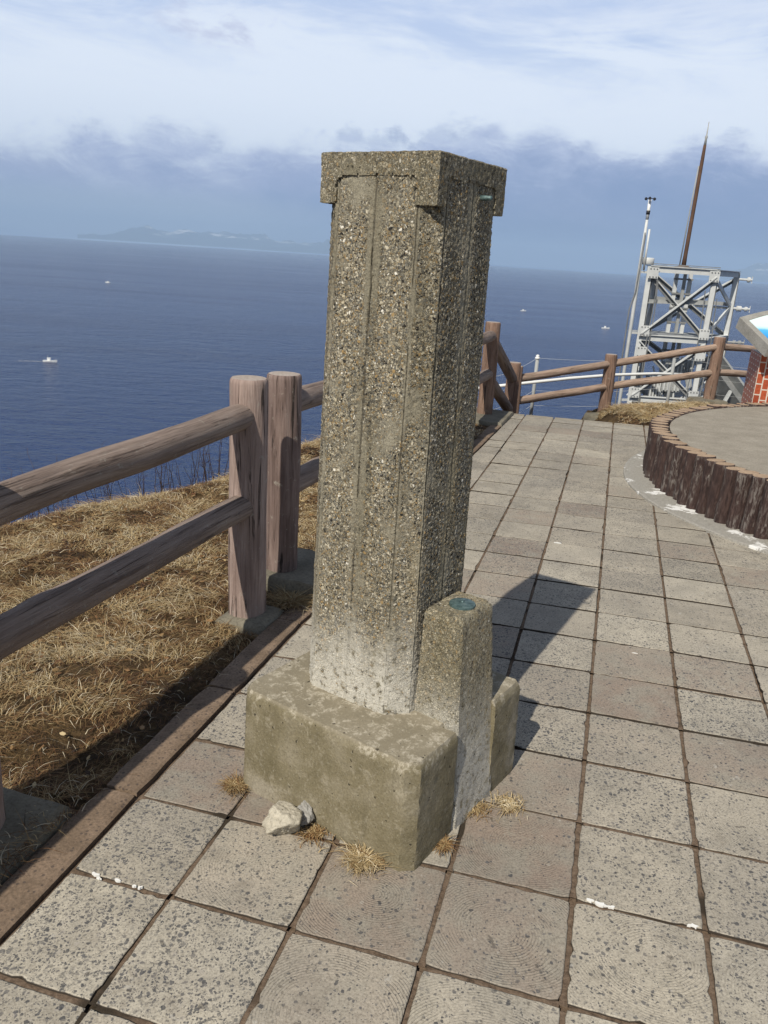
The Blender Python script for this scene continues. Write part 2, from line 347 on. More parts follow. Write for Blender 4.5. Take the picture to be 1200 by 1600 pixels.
def kerb_mat(t, oc, p):
    n = t.noise(oc, 9.0, 5.0); nf = t.noise(oc, 120.0, 4.0, 0.7); v = t.vor(oc, 85.0)
    col = t.ramp(n, [(0.3, (.155, .112, .078)), (0.7, (.265, .195, .142))])
    col = t.mix(1.0, col, t.ramp(nf, [(0.3, (.6, .6, .6)), (0.55, (1, 1, 1)), (0.75, (1.3, 1.25, 1.2))]), 'MULTIPLY')
    m = t.math('MULTIPLY', t.step(v.outputs['Distance'], 0.42, 0.3), t.math('GREATER_THAN', t.sep(v.outputs['Color'])[0], 0.72))
    col = t.mix(t.math('MULTIPLY', m, 0.7), col, (.07, .055, .05))
    return col, t.bump(nf, 0.5, 0.003)
M['kerb'] = material('red brown kerb concrete', kerb_mat, 0.88, 0.25)
def grey_conc(lo, hi, pitd=0.6):
    def b(t, oc, p):
        n = t.noise(oc, 6.0, 6.0, 0.62); nf = t.noise(oc, 90.0, 5.0, 0.7)
        col = t.ramp(n, [(0.3, lo), (0.7, hi)])
        col = t.mix(1.0, col, t.ramp(nf, [(0.3, (.62, .61, .59)), (0.5, (1, 1, 1)), (0.75, (1.22, 1.2, 1.18))]), 'MULTIPLY')
        return col, t.bump(nf, pitd, 0.004)
    return b
M['footing'] = material('damp grey footing concrete', grey_conc((.12, .11, .085), (.23, .21, .165)), 0.9, 0.25)
M['dais_top'] = material('grey brown dais concrete', grey_conc((.25, .225, .185), (.34, .31, .26), 0.35), 0.9, 0.2)
M['slab'] = material('table edge concrete', grey_conc((.24, .235, .215), (.36, .35, .325), 0.3), 0.85, 0.3)
def ring_mat(t, oc, p):
    n = t.noise(oc, 5.0, 6.0, 0.65); nf = t.noise(oc, 80.0, 4.0, 0.7)
    col = t.ramp(nf, [(0.3, (.22, .21, .19)), (0.7, (.40, .385, .35))])
    w = t.math('MULTIPLY', t.step(n, 0.55, 0.60), t.step(t.noise(oc, 25.0, 4.0), 0.38, 0.5))
    col = t.mix(w, col, (.74, .74, .73))
    return col, t.bump(nf, 0.5, 0.004)
M['ring'] = material('grey kerb ring with worn white paint', ring_mat, 0.85, 0.3)
M['white_paint'] = material('flaking white paint', lambda t, oc, p: ((.78, .78, .76),), 0.7, 0.3)
def faux_wood(lo, mid, hi, cracks=0.85):
    def b(t, oc, p):
        rnd = t.n.new('ShaderNodeObjectInfo').outputs['Random']
        off = t.node('ShaderNodeCombineXYZ', {0: t.math('MULTIPLY', rnd, 13.0), 1: t.math('MULTIPLY', rnd, 7.0), 2: t.math('MULTIPLY', rnd, 31.0)}).outputs[0]
        uvn = t.n.new('ShaderNodeUVMap'); uvn.uv_map = 'grain'
        gv = t.node('ShaderNodeVectorMath', {0: uvn.outputs[0], 1: off}, operation='ADD').outputs[0]
        g = t.noise(t.mapping(gv, (150, 5.0, 1)), 1.0, 5.0, 0.65, 1.3)
        g2 = t.noise(t.mapping(gv, (38, 2.2, 1)), 1.0, 5.0, 0.6, 1.0)
        blot = t.noise(t.mapping(gv, (9, 3, 1)), 1.0, 5.0, 0.6)
        col = t.ramp(g2, [(0.28, lo), (0.52, mid), (0.75, hi)])
        col = t.mix(1.0, col, t.ramp(g, [(0.3, (.70, .68, .66)), (0.5, (1, 1, 1)), (0.75, (1.1, 1.1, 1.09))]), 'MULTIPLY')
        col = t.mix(1.0, col, t.ramp(blot, [(0.3, (.74, .72, .72)), (0.55, (1, 1, 1)), (0.75, (1.12, 1.13, 1.1))]), 'MULTIPLY')
        crack = t.math('MULTIPLY', t.step(g2, 0.42, 0.36), t.step(blot, 0.44, 0.56))
        col = t.mix(t.math('MULTIPLY', crack, cracks), col, (.035, .027, .024))
        lich = t.math('MULTIPLY', t.step(t.noise(oc, 30.0, 5.0, 0.7), 0.60, 0.68), 0.5)
        col = t.mix(lich, col, (.40, .38, .33))
        h = t.math('SUBTRACT', t.math('ADD', g, g2), t.math('MULTIPLY', crack, 0.9))
        return col, t.bump(h, 0.85, 0.006)
    return b
M['post'] = material('pinkish moulded log concrete', faux_wood((.24, .175, .152), (.36, .275, .245), (.43, .345, .31)), 0.85, 0.25)
M['post_split'] = material('dark split log concrete', faux_wood((.11, .078, .068), (.225, .165, .148), (.31, .245, .22), 1.0), 0.85, 0.25)
M['rail'] = material('grey brown moulded rail concrete', faux_wood((.19, .142, .12), (.295, .232, .198), (.37, .30, .26), 0.35), 0.85, 0.25)
M['far_post'] = material('brown moulded log concrete', faux_wood((.14, .09, .066), (.25, .165, .125), (.33, .225, .175)), 0.85, 0.25)
M['far_rail'] = material('light brown moulded rail concrete', faux_wood((.24, .17, .13), (.40, .295, .23), (.48, .36, .29), 0.3), 0.85, 0.25)
M['post_top'] = material('pale post top', grey_conc((.33, .28, .24), (.45, .39, .35)), 0.85, 0.25)
def bark_mat(t, oc, p):
    rnd = t.n.new('ShaderNodeObjectInfo').outputs['Random']
    off = t.node('ShaderNodeCombineXYZ', {0: t.math('MULTIPLY', rnd, 13.0), 1: t.math('MULTIPLY', rnd, 7.0), 2: t.math('MULTIPLY', rnd, 31.0)}).outputs[0]
    v = t.node('ShaderNodeVectorMath', {0: oc, 1: off}, operation='ADD').outputs[0]
    n = t.noise(t.mapping(v, (70, 70, 14)), 1.0, 6.0, 0.68, 0.8); b = t.noise(t.mapping(v, (9, 9, 4)), 1.0, 5.0, 0.6)
    col = t.ramp(n, [(0.3, (.014, .008, .008)), (0.5, (.048, .027, .024)), (0.72, (.092, .058, .050))])
    col = t.mix(t.math('MULTIPLY', t.math('MULTIPLY', t.step(b, 0.45, 0.62), 0.85), t.step(n, 0.48, 0.60)), col, (.20, .185, .172))
    return col, t.bump(n, 1.0, 0.012)
M['bark'] = material('dark maroon moulded bark', bark_mat, 0.72, 0.4)
M['log_top'] = material('tan log end paint', grey_conc((.30, .215, .145), (.43, .315, .22), 0.5), 0.85, 0.25)
def soil_mat(t, oc, p):
    n = t.noise(oc, 5.0, 6.0, 0.65); nf = t.noise(oc, 45.0, 5.0, 0.7)
    col = t.ramp(n, [(0.3, (.05, .035, .022)), (0.55, (.13, .09, .048)), (0.75, (.21, .155, .08))])
    col = t.mix(1.0, col, t.ramp(nf, [(0.3, (.35, .33, .3)), (0.6, (1.05, 1, .95))]), 'MULTIPLY')
    return col, t.bump(nf, 1.0, 0.03)
M['soil'] = material('dry turf soil', soil_mat, 0.95, 0.1)
def blade_mat(t, oc, p):
    att = t.node('ShaderNodeAttribute', attribute_name='tint', attribute_type='GEOMETRY').outputs['Fac']
    return t.ramp(att, [(0.0, (.040, .026, .017)), (0.16, (.125, .058, .027)), (0.34, (.235, .138, .060)), (0.58, (.355, .265, .135)), (0.82, (.49, .395, .235)), (1.0, (.64, .57, .43))])
M['blade'] = material('dry straw', blade_mat, 0.75, 0.25)
M['twig'] = material('dead brown stems', lambda t, oc, p: ((.055, .035, .025),), 0.9, 0.1)
def sea_mat(t, oc, p):
    pos = t.n.new('ShaderNodeNewGeometry').outputs['Position']
    dist = t.node('ShaderNodeVectorMath', {0: pos}, operation='LENGTH').outputs['Value']
    w1 = t.noise(t.mapping(pos, (0.26, 0.46, 1), (0, 0, 0), (0, 0, R(18))), 1.0, 5.0, 0.62, 0.6)
    w2 = t.noise(t.mapping(pos, (0.045, 0.085, 1), (3, 1, 0), (0, 0, R(-12))), 1.0, 4.0, 0.6)
    w3 = t.noise(t.mapping(pos, (0.0016, 0.006, 1), (3, 1, 0), (0, 0, R(6))), 1.0, 4.0, 0.6)
    w4 = t.noise(t.mapping(pos, (0.0009, 0.0042, 1), (5, 2, 0), (0, 0, R(-14))), 1.0, 5.0, 0.65, 0.8)
    lane = t.step(w4, 0.36, 0.66)
    col = t.mix(w3, (.002, .017, .085), (.005, .030, .130))
    h = t.math('ADD', t.math('MULTIPLY', w1, 1.0), t.math('MULTIPLY', w2, 2.6))
    p.inputs['IOR'].default_value = 1.33
    t.l.new(t.math('ADD', 0.12, t.math('ADD', t.math('MULTIPLY', w3, 0.12), t.math('MULTIPLY', lane, 0.06))), p.inputs['Roughness'])
    return col, t.bump(t.math('MULTIPLY', h, t.math('ADD', 0.75, t.math('MULTIPLY', lane, 0.3))), 1.0, 3.2)
M['sea'] = material('deep blue sea', sea_mat, 0.2, 0.5)
def steel(lo, hi):
    def b(t, oc, p):
        n = t.noise(oc, 3.0, 6.0, 0.65); nf = t.noise(t.mapping(oc, (14, 14, 2)), 1.0, 5.0, 0.6)
        col = t.ramp(n, [(0.3, lo), (0.7, hi)])
        col = t.mix(t.math('MULTIPLY', t.step(nf, 0.62, 0.72), 0.35), col, (.20, .13, .08))
        return col
    return b
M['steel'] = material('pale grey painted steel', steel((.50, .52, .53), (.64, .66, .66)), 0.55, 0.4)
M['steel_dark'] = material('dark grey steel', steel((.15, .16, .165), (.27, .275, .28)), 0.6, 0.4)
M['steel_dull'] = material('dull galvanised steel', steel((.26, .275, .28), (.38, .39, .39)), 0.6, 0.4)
M['rust'] = material('brown rusted pole', steel((.075, .045, .033), (.16, .095, .065)), 0.8, 0.2)
M['white_gloss'] = material('white painted metal', lambda t, oc, p: ((.80, .81, .80),), 0.4, 0.4)
M['black'] = material('black plastic', lambda t, oc, p: ((.02, .02, .024),), 0.5, 0.4)
def brick_mat(t, oc, p):
    uvn = t.n.new('ShaderNodeUVMap'); uvn.uv_map = 'grain'
    b = t.node('ShaderNodeTexBrick', {'Vector': t.mapping(uvn.outputs[0], (1, 1, 1), (0, 0, 0), (0, 0, R(90))), 'Color1': (.42, .085, .030), 'Color2': (.30, .055, .022), 'Mortar': (.62, .57, .50), 'Scale': 1.0, 'Mortar Size': 0.006, 'Brick Width': 0.105, 'Row Height': 0.062, 'Bias': 0.0}, offset=0.5)
    n = t.noise(oc, 60.0, 4.0)
    return t.mix(1.0, b.outputs['Color'], t.ramp(n, [(0.3, (.75, .72, .7)), (0.7, (1.1, 1.1, 1.1))]), 'MULTIPLY'), t.bump(b.outputs['Fac'], -0.6, 0.004)
M['brick'] = material('red brick tile', brick_mat, 0.6, 0.4)
def map_mat(t, oc, p):
    uvn = t.n.new('ShaderNodeUVMap'); uvn.uv_map = 'grain'
    u, v, _ = t.sep(uvn.outputs[0])
    n = t.noise(uvn.outputs[0], 6.0, 4.0)
    vv = t.math('ADD', v, t.math('MULTIPLY', t.math('SUBTRACT', n, 0.5), 0.04))
    col = t.ramp(vv, [(0.0, (.02, .20, .62)), (0.22, (.03, .33, .80)), (0.40, (.10, .50, .88)), (0.455, (.55, .85, .93)), (0.50, (.75, .93, .94)), (0.75, (.80, .93, .93))])
    return t.mix(t.math('MULTIPLY', t.step(t.noise(t.mapping(uvn.outputs[0], (30, 60, 1)), 1.0, 3.0), 0.66, 0.70), t.math('MULTIPLY', t.step(v, 0.40, 0.44), t.step(v, 0.50, 0.46))), col, (.85, .9, .9))
M['map'] = material('glazed blue and white map print', map_mat, 0.25, 0.5)
M['rock'] = material('white pitted stone', grey_conc((.36, .33, .265), (.60, .56, .47), 1.0), 0.9, 0.2)
M['rock_grey'] = material('grey stone', grey_conc((.27, .265, .25), (.40, .39, .37), 0.8), 0.9, 0.2)
def hill_mat(t, oc, p):
    n = t.noise(t.mapping(oc, (0.0008, 0.0008, 0.004)), 1.0, 6.0, 0.7)
    z = t.sep(oc)[2]
    f = t.math('MULTIPLY', t.step(n, 0.52, 0.60), t.step(z, 60.0, 300.0))
    return t.mix(f, (.085, .11, .135), (.85, .87, .9))
M['hill'] = material('far wooded hill with snow', hill_mat, 0.95, 0.1)

# ------------------------------------------------------------------ sea, hills, haze
def sea():
    rs = [0.0] + list(np.geomspace(30, 17000, 60)); n = 160; vs = [(0, 0, -80.0)]; fs = []
    for r in rs[1:]:
        for k_ in range(n):
            a = 2 * math.pi * k_ / n; vs.append((r * math.sin(a), r * math.cos(a), -80.0))
    for k_ in range(n): fs.append([0, 1 + (k_ + 1) % n, 1 + k_])
    for i in range(len(rs) - 2):
        b0 = 1 + i * n; b1 = b0 + n
        for k_ in range(n): fs.append([b0 + k_, b0 + (k_ + 1) % n, b1 + (k_ + 1) % n, b1 + k_])
    me = bpy.data.meshes.new('sea'); me.from_pydata(vs, [], fs); smooth(me)
    tag(link('sea', me, M['sea']), kind='structure')
sea()
def hill(name, az0, az1, dist, prof, seed, depth=2600):
    """ridge between two bearings; prof maps 0..1 along it to a height over the sea"""
    na, nd = 120, 26; vs = []; fs = []
    for a in range(na + 1):
        u = a / na; th = R(az0 + (az1 - az0) * u)
        for d in range(nd + 1):
            w = d / nd; r = dist + depth * w
            e = math.sin(math.pi * w) ** 0.7
            hgt = prof(u) * e * (0.80 + 0.45 * fbm((u * 9 + seed, w * 3, seed), 1.3, 5)) + (26 * fbm((u * 30, w * 8, seed), 1.0, 4)) * e
            vs.append((r * math.sin(th), r * math.cos(th), -80 + max(-3, hgt)))
    for a in range(na):
        for d in range(nd):
            i = a * (nd + 1) + d; fs.append([i, i + 1, i + nd + 2, i + nd + 1])
    me = bpy.data.meshes.new(name); me.from_pydata(vs, [], fs); smooth(me)
    return tag(link(name, me, M['hill']), kind='structure')
def bell(u, c, w): return math.exp(-((u - c) / w) ** 2)
hill('snowy_hills', -21, -3.5, 26500, lambda u: 80 + 400 * min(1, 1.35 * bell(u, .36, .20) + .95 * bell(u, .62, .17) + .45 * bell(u, .85, .12)), 3.0)
hill('dark_headland', -9.5, 0.5, 24000, lambda u: 70 + 270 * (bell(u, .42, .22) + .55 * bell(u, .75, .16)), 9.0, 2500)
hill('far_hills', 18.5, 34, 26500, lambda u: 80 + 590 * (bell(u, .40, .25) + .5 * bell(u, .75, .2)), 6.0)
def haze():
    top = max(v.co.z for o in COL.objects if 'hill' in o.name or 'headland' in o.name for v in o.data.vertices) + 8
    mb = MB(); mb.box((0, 0, (top - 86) / 2), (64000, 64000, top + 86)); print('haze top', top)
    m = bpy.data.materials.new('sea air'); m.use_nodes = True; tt = NT(m.node_tree); tt.n.remove(tt.n['Principled BSDF'])
    v = tt.node('ShaderNodeVolumePrincipled', {'Color': (0.50, 0.70, 1.0, 1), 'Density': 7.5e-5, 'Anisotropy': -0.12})
    tt.l.new(v.outputs[0], tt.n['Material Output'].inputs['Volume'])
    o = mb.build('haze', m); tag(o, kind='stuff')
haze()

# ------------------------------------------------------------------ terrain
EDGE = [(-9, -8), (-5.4, 0), (-3.3, 2.9), (-2.15, 4.2), (-1.5, 5.0), (-1.12, 5.5), (-.62, 6.9), (.1, 8.1), (.75, 9.15), (1.06, 9.05), (1.2, 8.74), (2.75, 8.50), (2.75, 9.3), (3.2, 9.9), (4.6, 10.4), (9, 11), (16, 10), (16, -8)]
E_a = np.array(EDGE, float)
def edge_dist(X, Y):
    """signed distance to the terrace edge, positive outside"""
    d = np.full(X.shape, 1e9); inside = np.zeros(X.shape, bool)
    for (x0, y0), (x1, y1) in zip(E_a, np.roll(E_a, -1, 0)):
        dx, dy = x1 - x0, y1 - y0
        tt = np.clip(((X - x0) * dx + (Y - y0) * dy) / (dx * dx + dy * dy), 0, 1)
        d = np.minimum(d, np.hypot(X - x0 - tt * dx, Y - y0 - tt * dy))
        c = ((y0 > Y) != (y1 > Y)) & (X < (x1 - x0) * (Y - y0) / (y1 - y0 + 1e-12) + x0); inside ^= c
    return np.where(inside, -d, d)
def terrain_z(X, Y):
    d = edge_dist(X, Y)
    soft = np.clip((X - 2.45) / .45, 0, 1) * np.clip((Y - 8) / 1.0, 0, 1)
    o = np.maximum(d + 0.12, 0)
    steep = np.where(o < 0.35, 1.2 * o * o, 1.2 * 0.1225 + 0.84 * (o - 0.35)); steep += np.maximum(o - 4, 0) * 0.5
    gentle = 0.19 * o + np.maximum(o - 2.2, 0) * 0.9
    z = 0.015072 * X - 0.0143325 * Y - 0.022 - (steep * (1 - soft) + gentle * soft)
    return np.maximum(z, -86)
def terrain():
    xs = np.concatenate([-np.geomspace(90, 5, 22), np.arange(-4.8, -2.5, 0.12), np.arange(-2.5, 1.5, .05), np.arange(1.5, 6.01, 0.12), np.geomspace(6.5, 110, 26)])
    ys = np.concatenate([[-60, -30, -14], np.arange(-8, 2, 0.5), np.arange(2, 13, 0.12), np.geomspace(13.4, 120, 26)])
    X, Y = np.meshgrid(xs, ys); Z = terrain_z(X, Y)
    on_path = (X > -10)
    for i in range(len(ys)):
        for j in range(len(xs)):
            x_, y_ = X[i, j], Y[i, j]
            q = Vector((x_, y_)) - TO; ti = q.dot(TX) / TS; tj = q.dot(TY) / TS
            if ti > kerb_in(tj) - 0.30 and tj < 24.2 and Z[i, j] > -1: Z[i, j] -= 0.008; continue
            k_ = 0.035 if abs(x_) < 8 else 0.35
            Z[i, j] += max(-.012, k_ * fbm((x_, y_, 0), 1.9, 4) + .012)
    vs = np.column_stack([X.ravel(), Y.ravel(), Z.ravel()]); w = len(xs); fs = []
    for i in range(len(ys) - 1):
        for j in range(w - 1): fs.append([i * w + j, i * w + j + 1, (i + 1) * w + j + 1, (i + 1) * w + j])
    me = bpy.data.meshes.new('terrain'); me.from_pydata(vs.tolist(), [], fs); smooth(me)
    tag(link('terrain', me, M['soil']), kind='structure')
terrain()

# ------------------------------------------------------------------ paving, joints, kerb
DC = Vector((4.30, 5.70)); RC = Vector((4.10, 5.66)); RING_R = 2.29
NEAR = {  # (tone, pink, chips, rings, ring centre u, v)
    (-2, -1): (.85, 0, 1.0, 0, 0, 0), (-1, -1): (.9, 0, .95, 0, 0, 0), (-2, 0): (.55, .1, 1.0, 0, 0, 0), (-1, 0): (.75, .25, .40, .5, .06, .03),
    (0, -1): (.75, .3, .22, 1, .0, -.03), (0, 0): (.35, .7, .2, 1, .0, .02), (1, 0): (.5, .6, .2, 1, .0, .0), (1, 1): (.3, .85, .10, 1, .02, .0), (1, -1): (.85, .1, .3, .8, .02, -.05),
    (2, 0): (.8, .1, .40, .6, .04, .04), (2, 1): (.7, .1, .55, .3, 0, 0), (2, -1): (.85, 0, .35, .5, 0, 0), (3, 0): (.75, 0, .4, .5, .05, 0), (3, 1): (.6, .1, .6, 0, 0, 0), (3, -1): (.8, 0, .4, 0, 0, 0),
    (-2, 1): (.4, .8, .25, 0, 0, 0), (-1, 1): (.3, .8, .1, 0, 0, 0), (-2, 2): (.5, .1, .6, 0, 0, 0), (-2, -2): (.7, 0, .9, 0, 0, 0), (-1, -2): (.75, .1, .6, 0, 0, 0),
    (1, 2): (.45, .6, .25, .5, 0, 0), (2, 2): (.65, .1, .7, 0, 0, 0), (2, 3): (.55, .3, .5, 0, 0, 0), (2, 4): (.35, .8, .15, .3, 0, 0), (3, 4): (.7, 0, .9, 0, 0, 0), (3, 3): (.4, .6, .3, 0, 0, 0), (2, 5): (.4, .55, .2, 0, 0, 0), (1, 4): (.5, .3, .7, 0, 0, 0), (1, 3): (.6, .1, .8, 0, 0, 0)}
def paving():
    vs = []; fs = []; att = []; ringc = []; rings = []; side_dark = []; r = random.Random(4)
    gap = 0.0158
    for j in range(-8, 24):
        for i in range(-2, 15):
            j1 = min(j + 1, 23.75)
            c = tw(i + .5, j + .5)
            if (c.to_2d() - DC).length < 2.0: continue
            spec = NEAR.get((i, j)) or (r.uniform(.35, .9), (r.uniform(.4, .8) if r.random() < .15 else r.uniform(0, .15)), r.choice((.15, .3, .5, .8, .6)), (r.uniform(.4, 1) if r.random() < .4 else 0), r.uniform(-.05, .05), r.uniform(-.05, .05))
            near = c.length < 3.6; ns = 14 if near else 5
            dz = r.uniform(-.0018, .0018); sx, sy = r.uniform(-.004, .004), r.uniform(-.004, .004); rot = r.uniform(-.005, .005)
            def left(jj): return kerb_in(jj) + 0.05 if i == -2 else i + gap
            P = []
            a0, a1, b0, b1 = left(j), i + 1 - gap, j + gap, j1 - gap
            corners = [(left(j + gap), b0), (a1, b0), (a1, b1), (left(b1), b1)]
            cx_ = (i + .5, (j + j1) / 2)
            for q in range(4):
                p0 = Vector(corners[q]); p1 = Vector(corners[(q + 1) % 4])
                for s_ in range(ns):
                    f = s_ / ns; p = p0.lerp(p1, f)
                    e = min(f, 1 - f); inn = 0.010 * max(0, 1 - e * ns / 1.0) if near else 0
                    inn += max(0, fbm((p.x * 1.0 + 50, p.y, 3.3), 9.0, 3)) * 0.018 + (0.022 if r.random() < .03 else 0)
                    d = (Vector(cx_) - p).normalized(); P.append(p + d * inn)
            b = len(vs); n = len(P); bev = 0.012 if near else 0.008
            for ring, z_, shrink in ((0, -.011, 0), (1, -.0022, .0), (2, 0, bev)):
                for p in P:
                    q = p + (Vector(cx_) - p).normalized() * shrink
                    q = Vector((q.x + (q.y - cx_[1]) * rot, q.y - (q.x - cx_[0]) * rot))
                    w = tw(q.x, q.y); w.z += z_ + dz + (q.x - cx_[0]) * sx + (q.y - cx_[1]) * sy
                    vs.append(w); ringc.append(((q.x - cx_[0]) * TS - spec[4], (q.y - cx_[1]) * TS - spec[5]))
                    att.append((spec[0], spec[1], spec[2], 1)); rings.append(spec[3]); side_dark.append(1.0 if ring < 2 else 0.0)
            for ring in (0, 1):
                for k_ in range(n): fs.append([b + ring * n + k_, b + ring * n + (k_ + 1) % n, b + (ring + 1) * n + (k_ + 1) % n, b + (ring + 1) * n + k_])
            fs.append([b + 2 * n + k_ for k_ in range(n)])
    me = bpy.data.meshes.new('paved_path'); me.from_pydata([tuple(v) for v in vs], [], fs); me.update()
    a = me.attributes.new('tile', 'FLOAT_COLOR', 'POINT'); a.data.foreach_set('color', np.array(att, 'f').ravel())
    a = me.attributes.new('ring_on', 'FLOAT', 'POINT'); a.data.foreach_set('value', np.array(rings, 'f'))
    a = me.attributes.new('joint_dark', 'FLOAT', 'POINT'); a.data.foreach_set('value', np.array(side_dark, 'f'))
    uv = me.uv_layers.new(name='ring'); li = np.zeros(len(me.loops), 'i'); me.loops.foreach_get('vertex_index', li)
    uv.data.foreach_set('uv', np.array(ringc, 'f')[li].ravel())
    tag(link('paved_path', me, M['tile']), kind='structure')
    # the joint bed under the slabs
    mb = MB(); xs = np.linspace(-2.4, 15, 50); ys = np.linspace(-8, 23.78, 90); v2 = []; f2 = []
    for jj in ys:
        for k_, ii in enumerate(xs):
            ii = max(ii, kerb_in(jj) - 0.05); v2.append(tw(ii, jj, -.016))
    for a_ in range(len(ys) - 1):
        for b_ in range(len(xs) - 1):
            q = a_ * len(xs) + b_; f2.append([q, q + 1, q + len(xs) + 1, q + len(xs)])
    mb.add(v2, f2); tag(mb.build('path_joint_bed', M['mortar']), kind='structure')
    # mortar still standing in the long joints, and in the cross joints of the near rows
    mb = MB(); r = random.Random(31)
    def strip_(p0, p1, n_):
        w_ = .030; d_ = (Vector(p1) - Vector(p0)).normalized(); nn = Vector((-d_.y, d_.x)); rows = []
        for q in range(n_ + 1):
            c_ = Vector(p0).lerp(Vector(p1), q / n_); z_ = -.0048 + .0022 * fbm((c_.x * 6, c_.y * 6, 1), 1.0, 3); rows += [tw(*(c_ - nn * w_), z_ - .0006), tw(*c_, z_), tw(*(c_ + nn * w_), z_ - .0006)]
        fs = []
        for q in range(n_):
            for h_ in (0, 1): fs.append([q * 3 + h_, q * 3 + h_ + 1, (q + 1) * 3 + h_ + 1, (q + 1) * 3 + h_])
        mb.add(rows, [f[::-1] for f in fs])
    for i in range(-1, 15):
        for j in range(-8, 24):
            if r.random() < .93: strip_((i, j + r.uniform(0, .05)), (i, min(23.8, j + 1 - r.uniform(0, .06))), 10)
    for j in range(-7, 24):
        for i in range(-2, 15):
            if (j < 3 and r.random() < .92) or (j < 6 and r.random() < .55): strip_((max(i, kerb_in(j)) + .04, j), (i + .97, j), 10)
    tag(mb.build('joint_mortar', M['mortar']), kind='structure')
    # edging block closing the far end of the path
    mb = MB()
    for i in range(-2, 5):
        p, q = tw(i + .03 if i > -2 else -1.4, 23.86, -.02), tw(i + .97, 23.86, -.02)
        mb.bar(p, q, 0.06, 0.05)
    mb.build('path_end_edging', M['dais_top'])['kind'] = 'structure'
paving()
def kerb():
    mb = MB(); r = random.Random(8); edges = list(np.arange(-9, 25, 2.0)) ; edges[-1] = 24.0
    for a, b in zip(edges[:-1], edges[1:]):
        n = 8; w = 0.345; dz = r.uniform(-.002, .003); rows = []
        a_, b_ = a + .018, b - .018
        for k_ in range(n + 1):
            jj = a_ + (b_ - a_) * k_ / n; xi = kerb_in(jj) + r.uniform(-.006, .004); xo = kerb_in(jj) - w + r.uniform(-.01, .01)
            if k_ in (0, n): xi -= .012; xo += .012
            rows.append([tw(xo, jj, -.06), tw(xo, jj, .002 + dz), tw(xo + .025, jj, .004 + dz), tw(xi - .03, jj, .004 + dz), tw(xi, jj, .0 + dz), tw(xi, jj, -.06)])
        b0 = len(mb.v); fs = []
        for k_ in range(n):
            for q in range(5): fs.append([k_ * 6 + q, k_ * 6 + q + 1, (k_ + 1) * 6 + q + 1, (k_ + 1) * 6 + q])
        fs += [[0, 1, 2, 3, 4, 5][::-1], [n * 6 + q for q in range(6)]]
        mb.add([v for rr in rows for v in rr], [f[::-1] for f in fs])
    o = mb.build('kerb', M['kerb']); o['kind'] = 'structure'
kerb()
def flakes():
    mb = MB(); r = random.Random(2)
    for x_, y_, s_, el_, ang in FLAKES:
        n = 11; c = at_ground(x_, y_); ring = []
        for k_ in range(n):
            a = 2 * math.pi * k_ / n; q = s_ * r.uniform(.35, 1.15)
            dx, dy = q * math.cos(a) * el_, q * math.sin(a)
            ring.append(at_ground(x_ + dx * math.cos(ang) - dy * math.sin(ang), y_ + dx * math.sin(ang) + dy * math.cos(ang)))
        top = [v + Vector((0, 0, .0030)) for v in ring]; bot = [v + Vector((0, 0, -.003)) for v in ring]
        mb.add(top + bot, [list(range(n))] + [[k_ + n, (k_ + 1) % n + n, (k_ + 1) % n, k_] for k_ in range(n)])
    o = mb.build('paint_flakes', M['white_paint']); tag(o, 'small flakes of white paint left along the slab joints', 'paint flakes', kind='stuff')
FLAKES = [(-.655, 1.607, .0055, 2.0, -.3), (-.592, 1.589, .0045, 2.4, -.3), (-.548, 1.574, .004, 1.8, .2), (-.533, 1.571, .0035, 1.6, .5), (-.642, 1.594, .003, 2.4, -.3),
          (.568, 1.605, .006, 1.6, -.2), (.592, 1.594, .007, 2.4, -.3), (.618, 1.587, .004, 2.6, -.2), (.800, 1.541, .006, 2.4, -.15), (1.067, 2.989, .004, 3, -.25), (1.01, 4.372, .005, 4, -.25)]
flakes()

# ------------------------------------------------------------------ the pillar and the survey post beside it
PC = Vector((0.0442, 2.0664)); PROT = math.atan2(.81, .586) + R(1.3)
GZ0 = gz(*PC)
def loft(rings, sub_u, sub_v, disp=0.0, seed=0.0, freq=60.0, cap=True):
    """closed cross-sections (lists of points, same count) lofted and cut into small faces, then roughened"""
    n = len(rings[0]); V = []
    per = [max(1, int(round((Vector(rings[0][(k_ + 1) % n]) - Vector(rings[0][k_])).length / sub_u))) for k_ in range(n)]
    def cut(r):
        out = []
        for k_ in range(n):
            a, b = Vector(r[k_]), Vector(r[(k_ + 1) % n])
            out += [a.lerp(b, s_ / per[k_]) for s_ in range(per[k_])]
        return out
    R_ = [cut(r) for r in rings]; rows = [R_[0]]
    for a, b in zip(R_[:-1], R_[1:]):
        m = max(1, int(round(max((q - p).length for p, q in zip(a, b)) / sub_v)))
        rows += [[p.lerp(q, s_ / m) for p, q in zip(a, b)] for s_ in range(1, m + 1)]
    w = len(rows[0]); vs = [v for r in rows for v in r]
    fs = [[i * w + k_, i * w + (k_ + 1) % w, (i + 1) * w + (k_ + 1) % w, (i + 1) * w + k_] for i in range(len(rows) - 1) for k_ in range(w)]
    if cap: fs += [list(range(w))[::-1], [(len(rows) - 1) * w + k_ for k_ in range(w)]]
    if disp:
        out = []
        for v in vs:
            q = v * freq; q2 = v * (freq * .12)
            out.append(v + Vector((noise.noise(q + Vector((seed, 0, 0))), noise.noise(q + Vector((0, 9 + seed, 0))), noise.noise(q + Vector((0, 0, 5 + seed))))) * disp
                       + Vector((noise.noise(q2 + Vector((seed, 3, 0))), noise.noise(q2 + Vector((1, seed, 0))), 0)) * disp * 0.9)
        vs = out
    return vs, fs
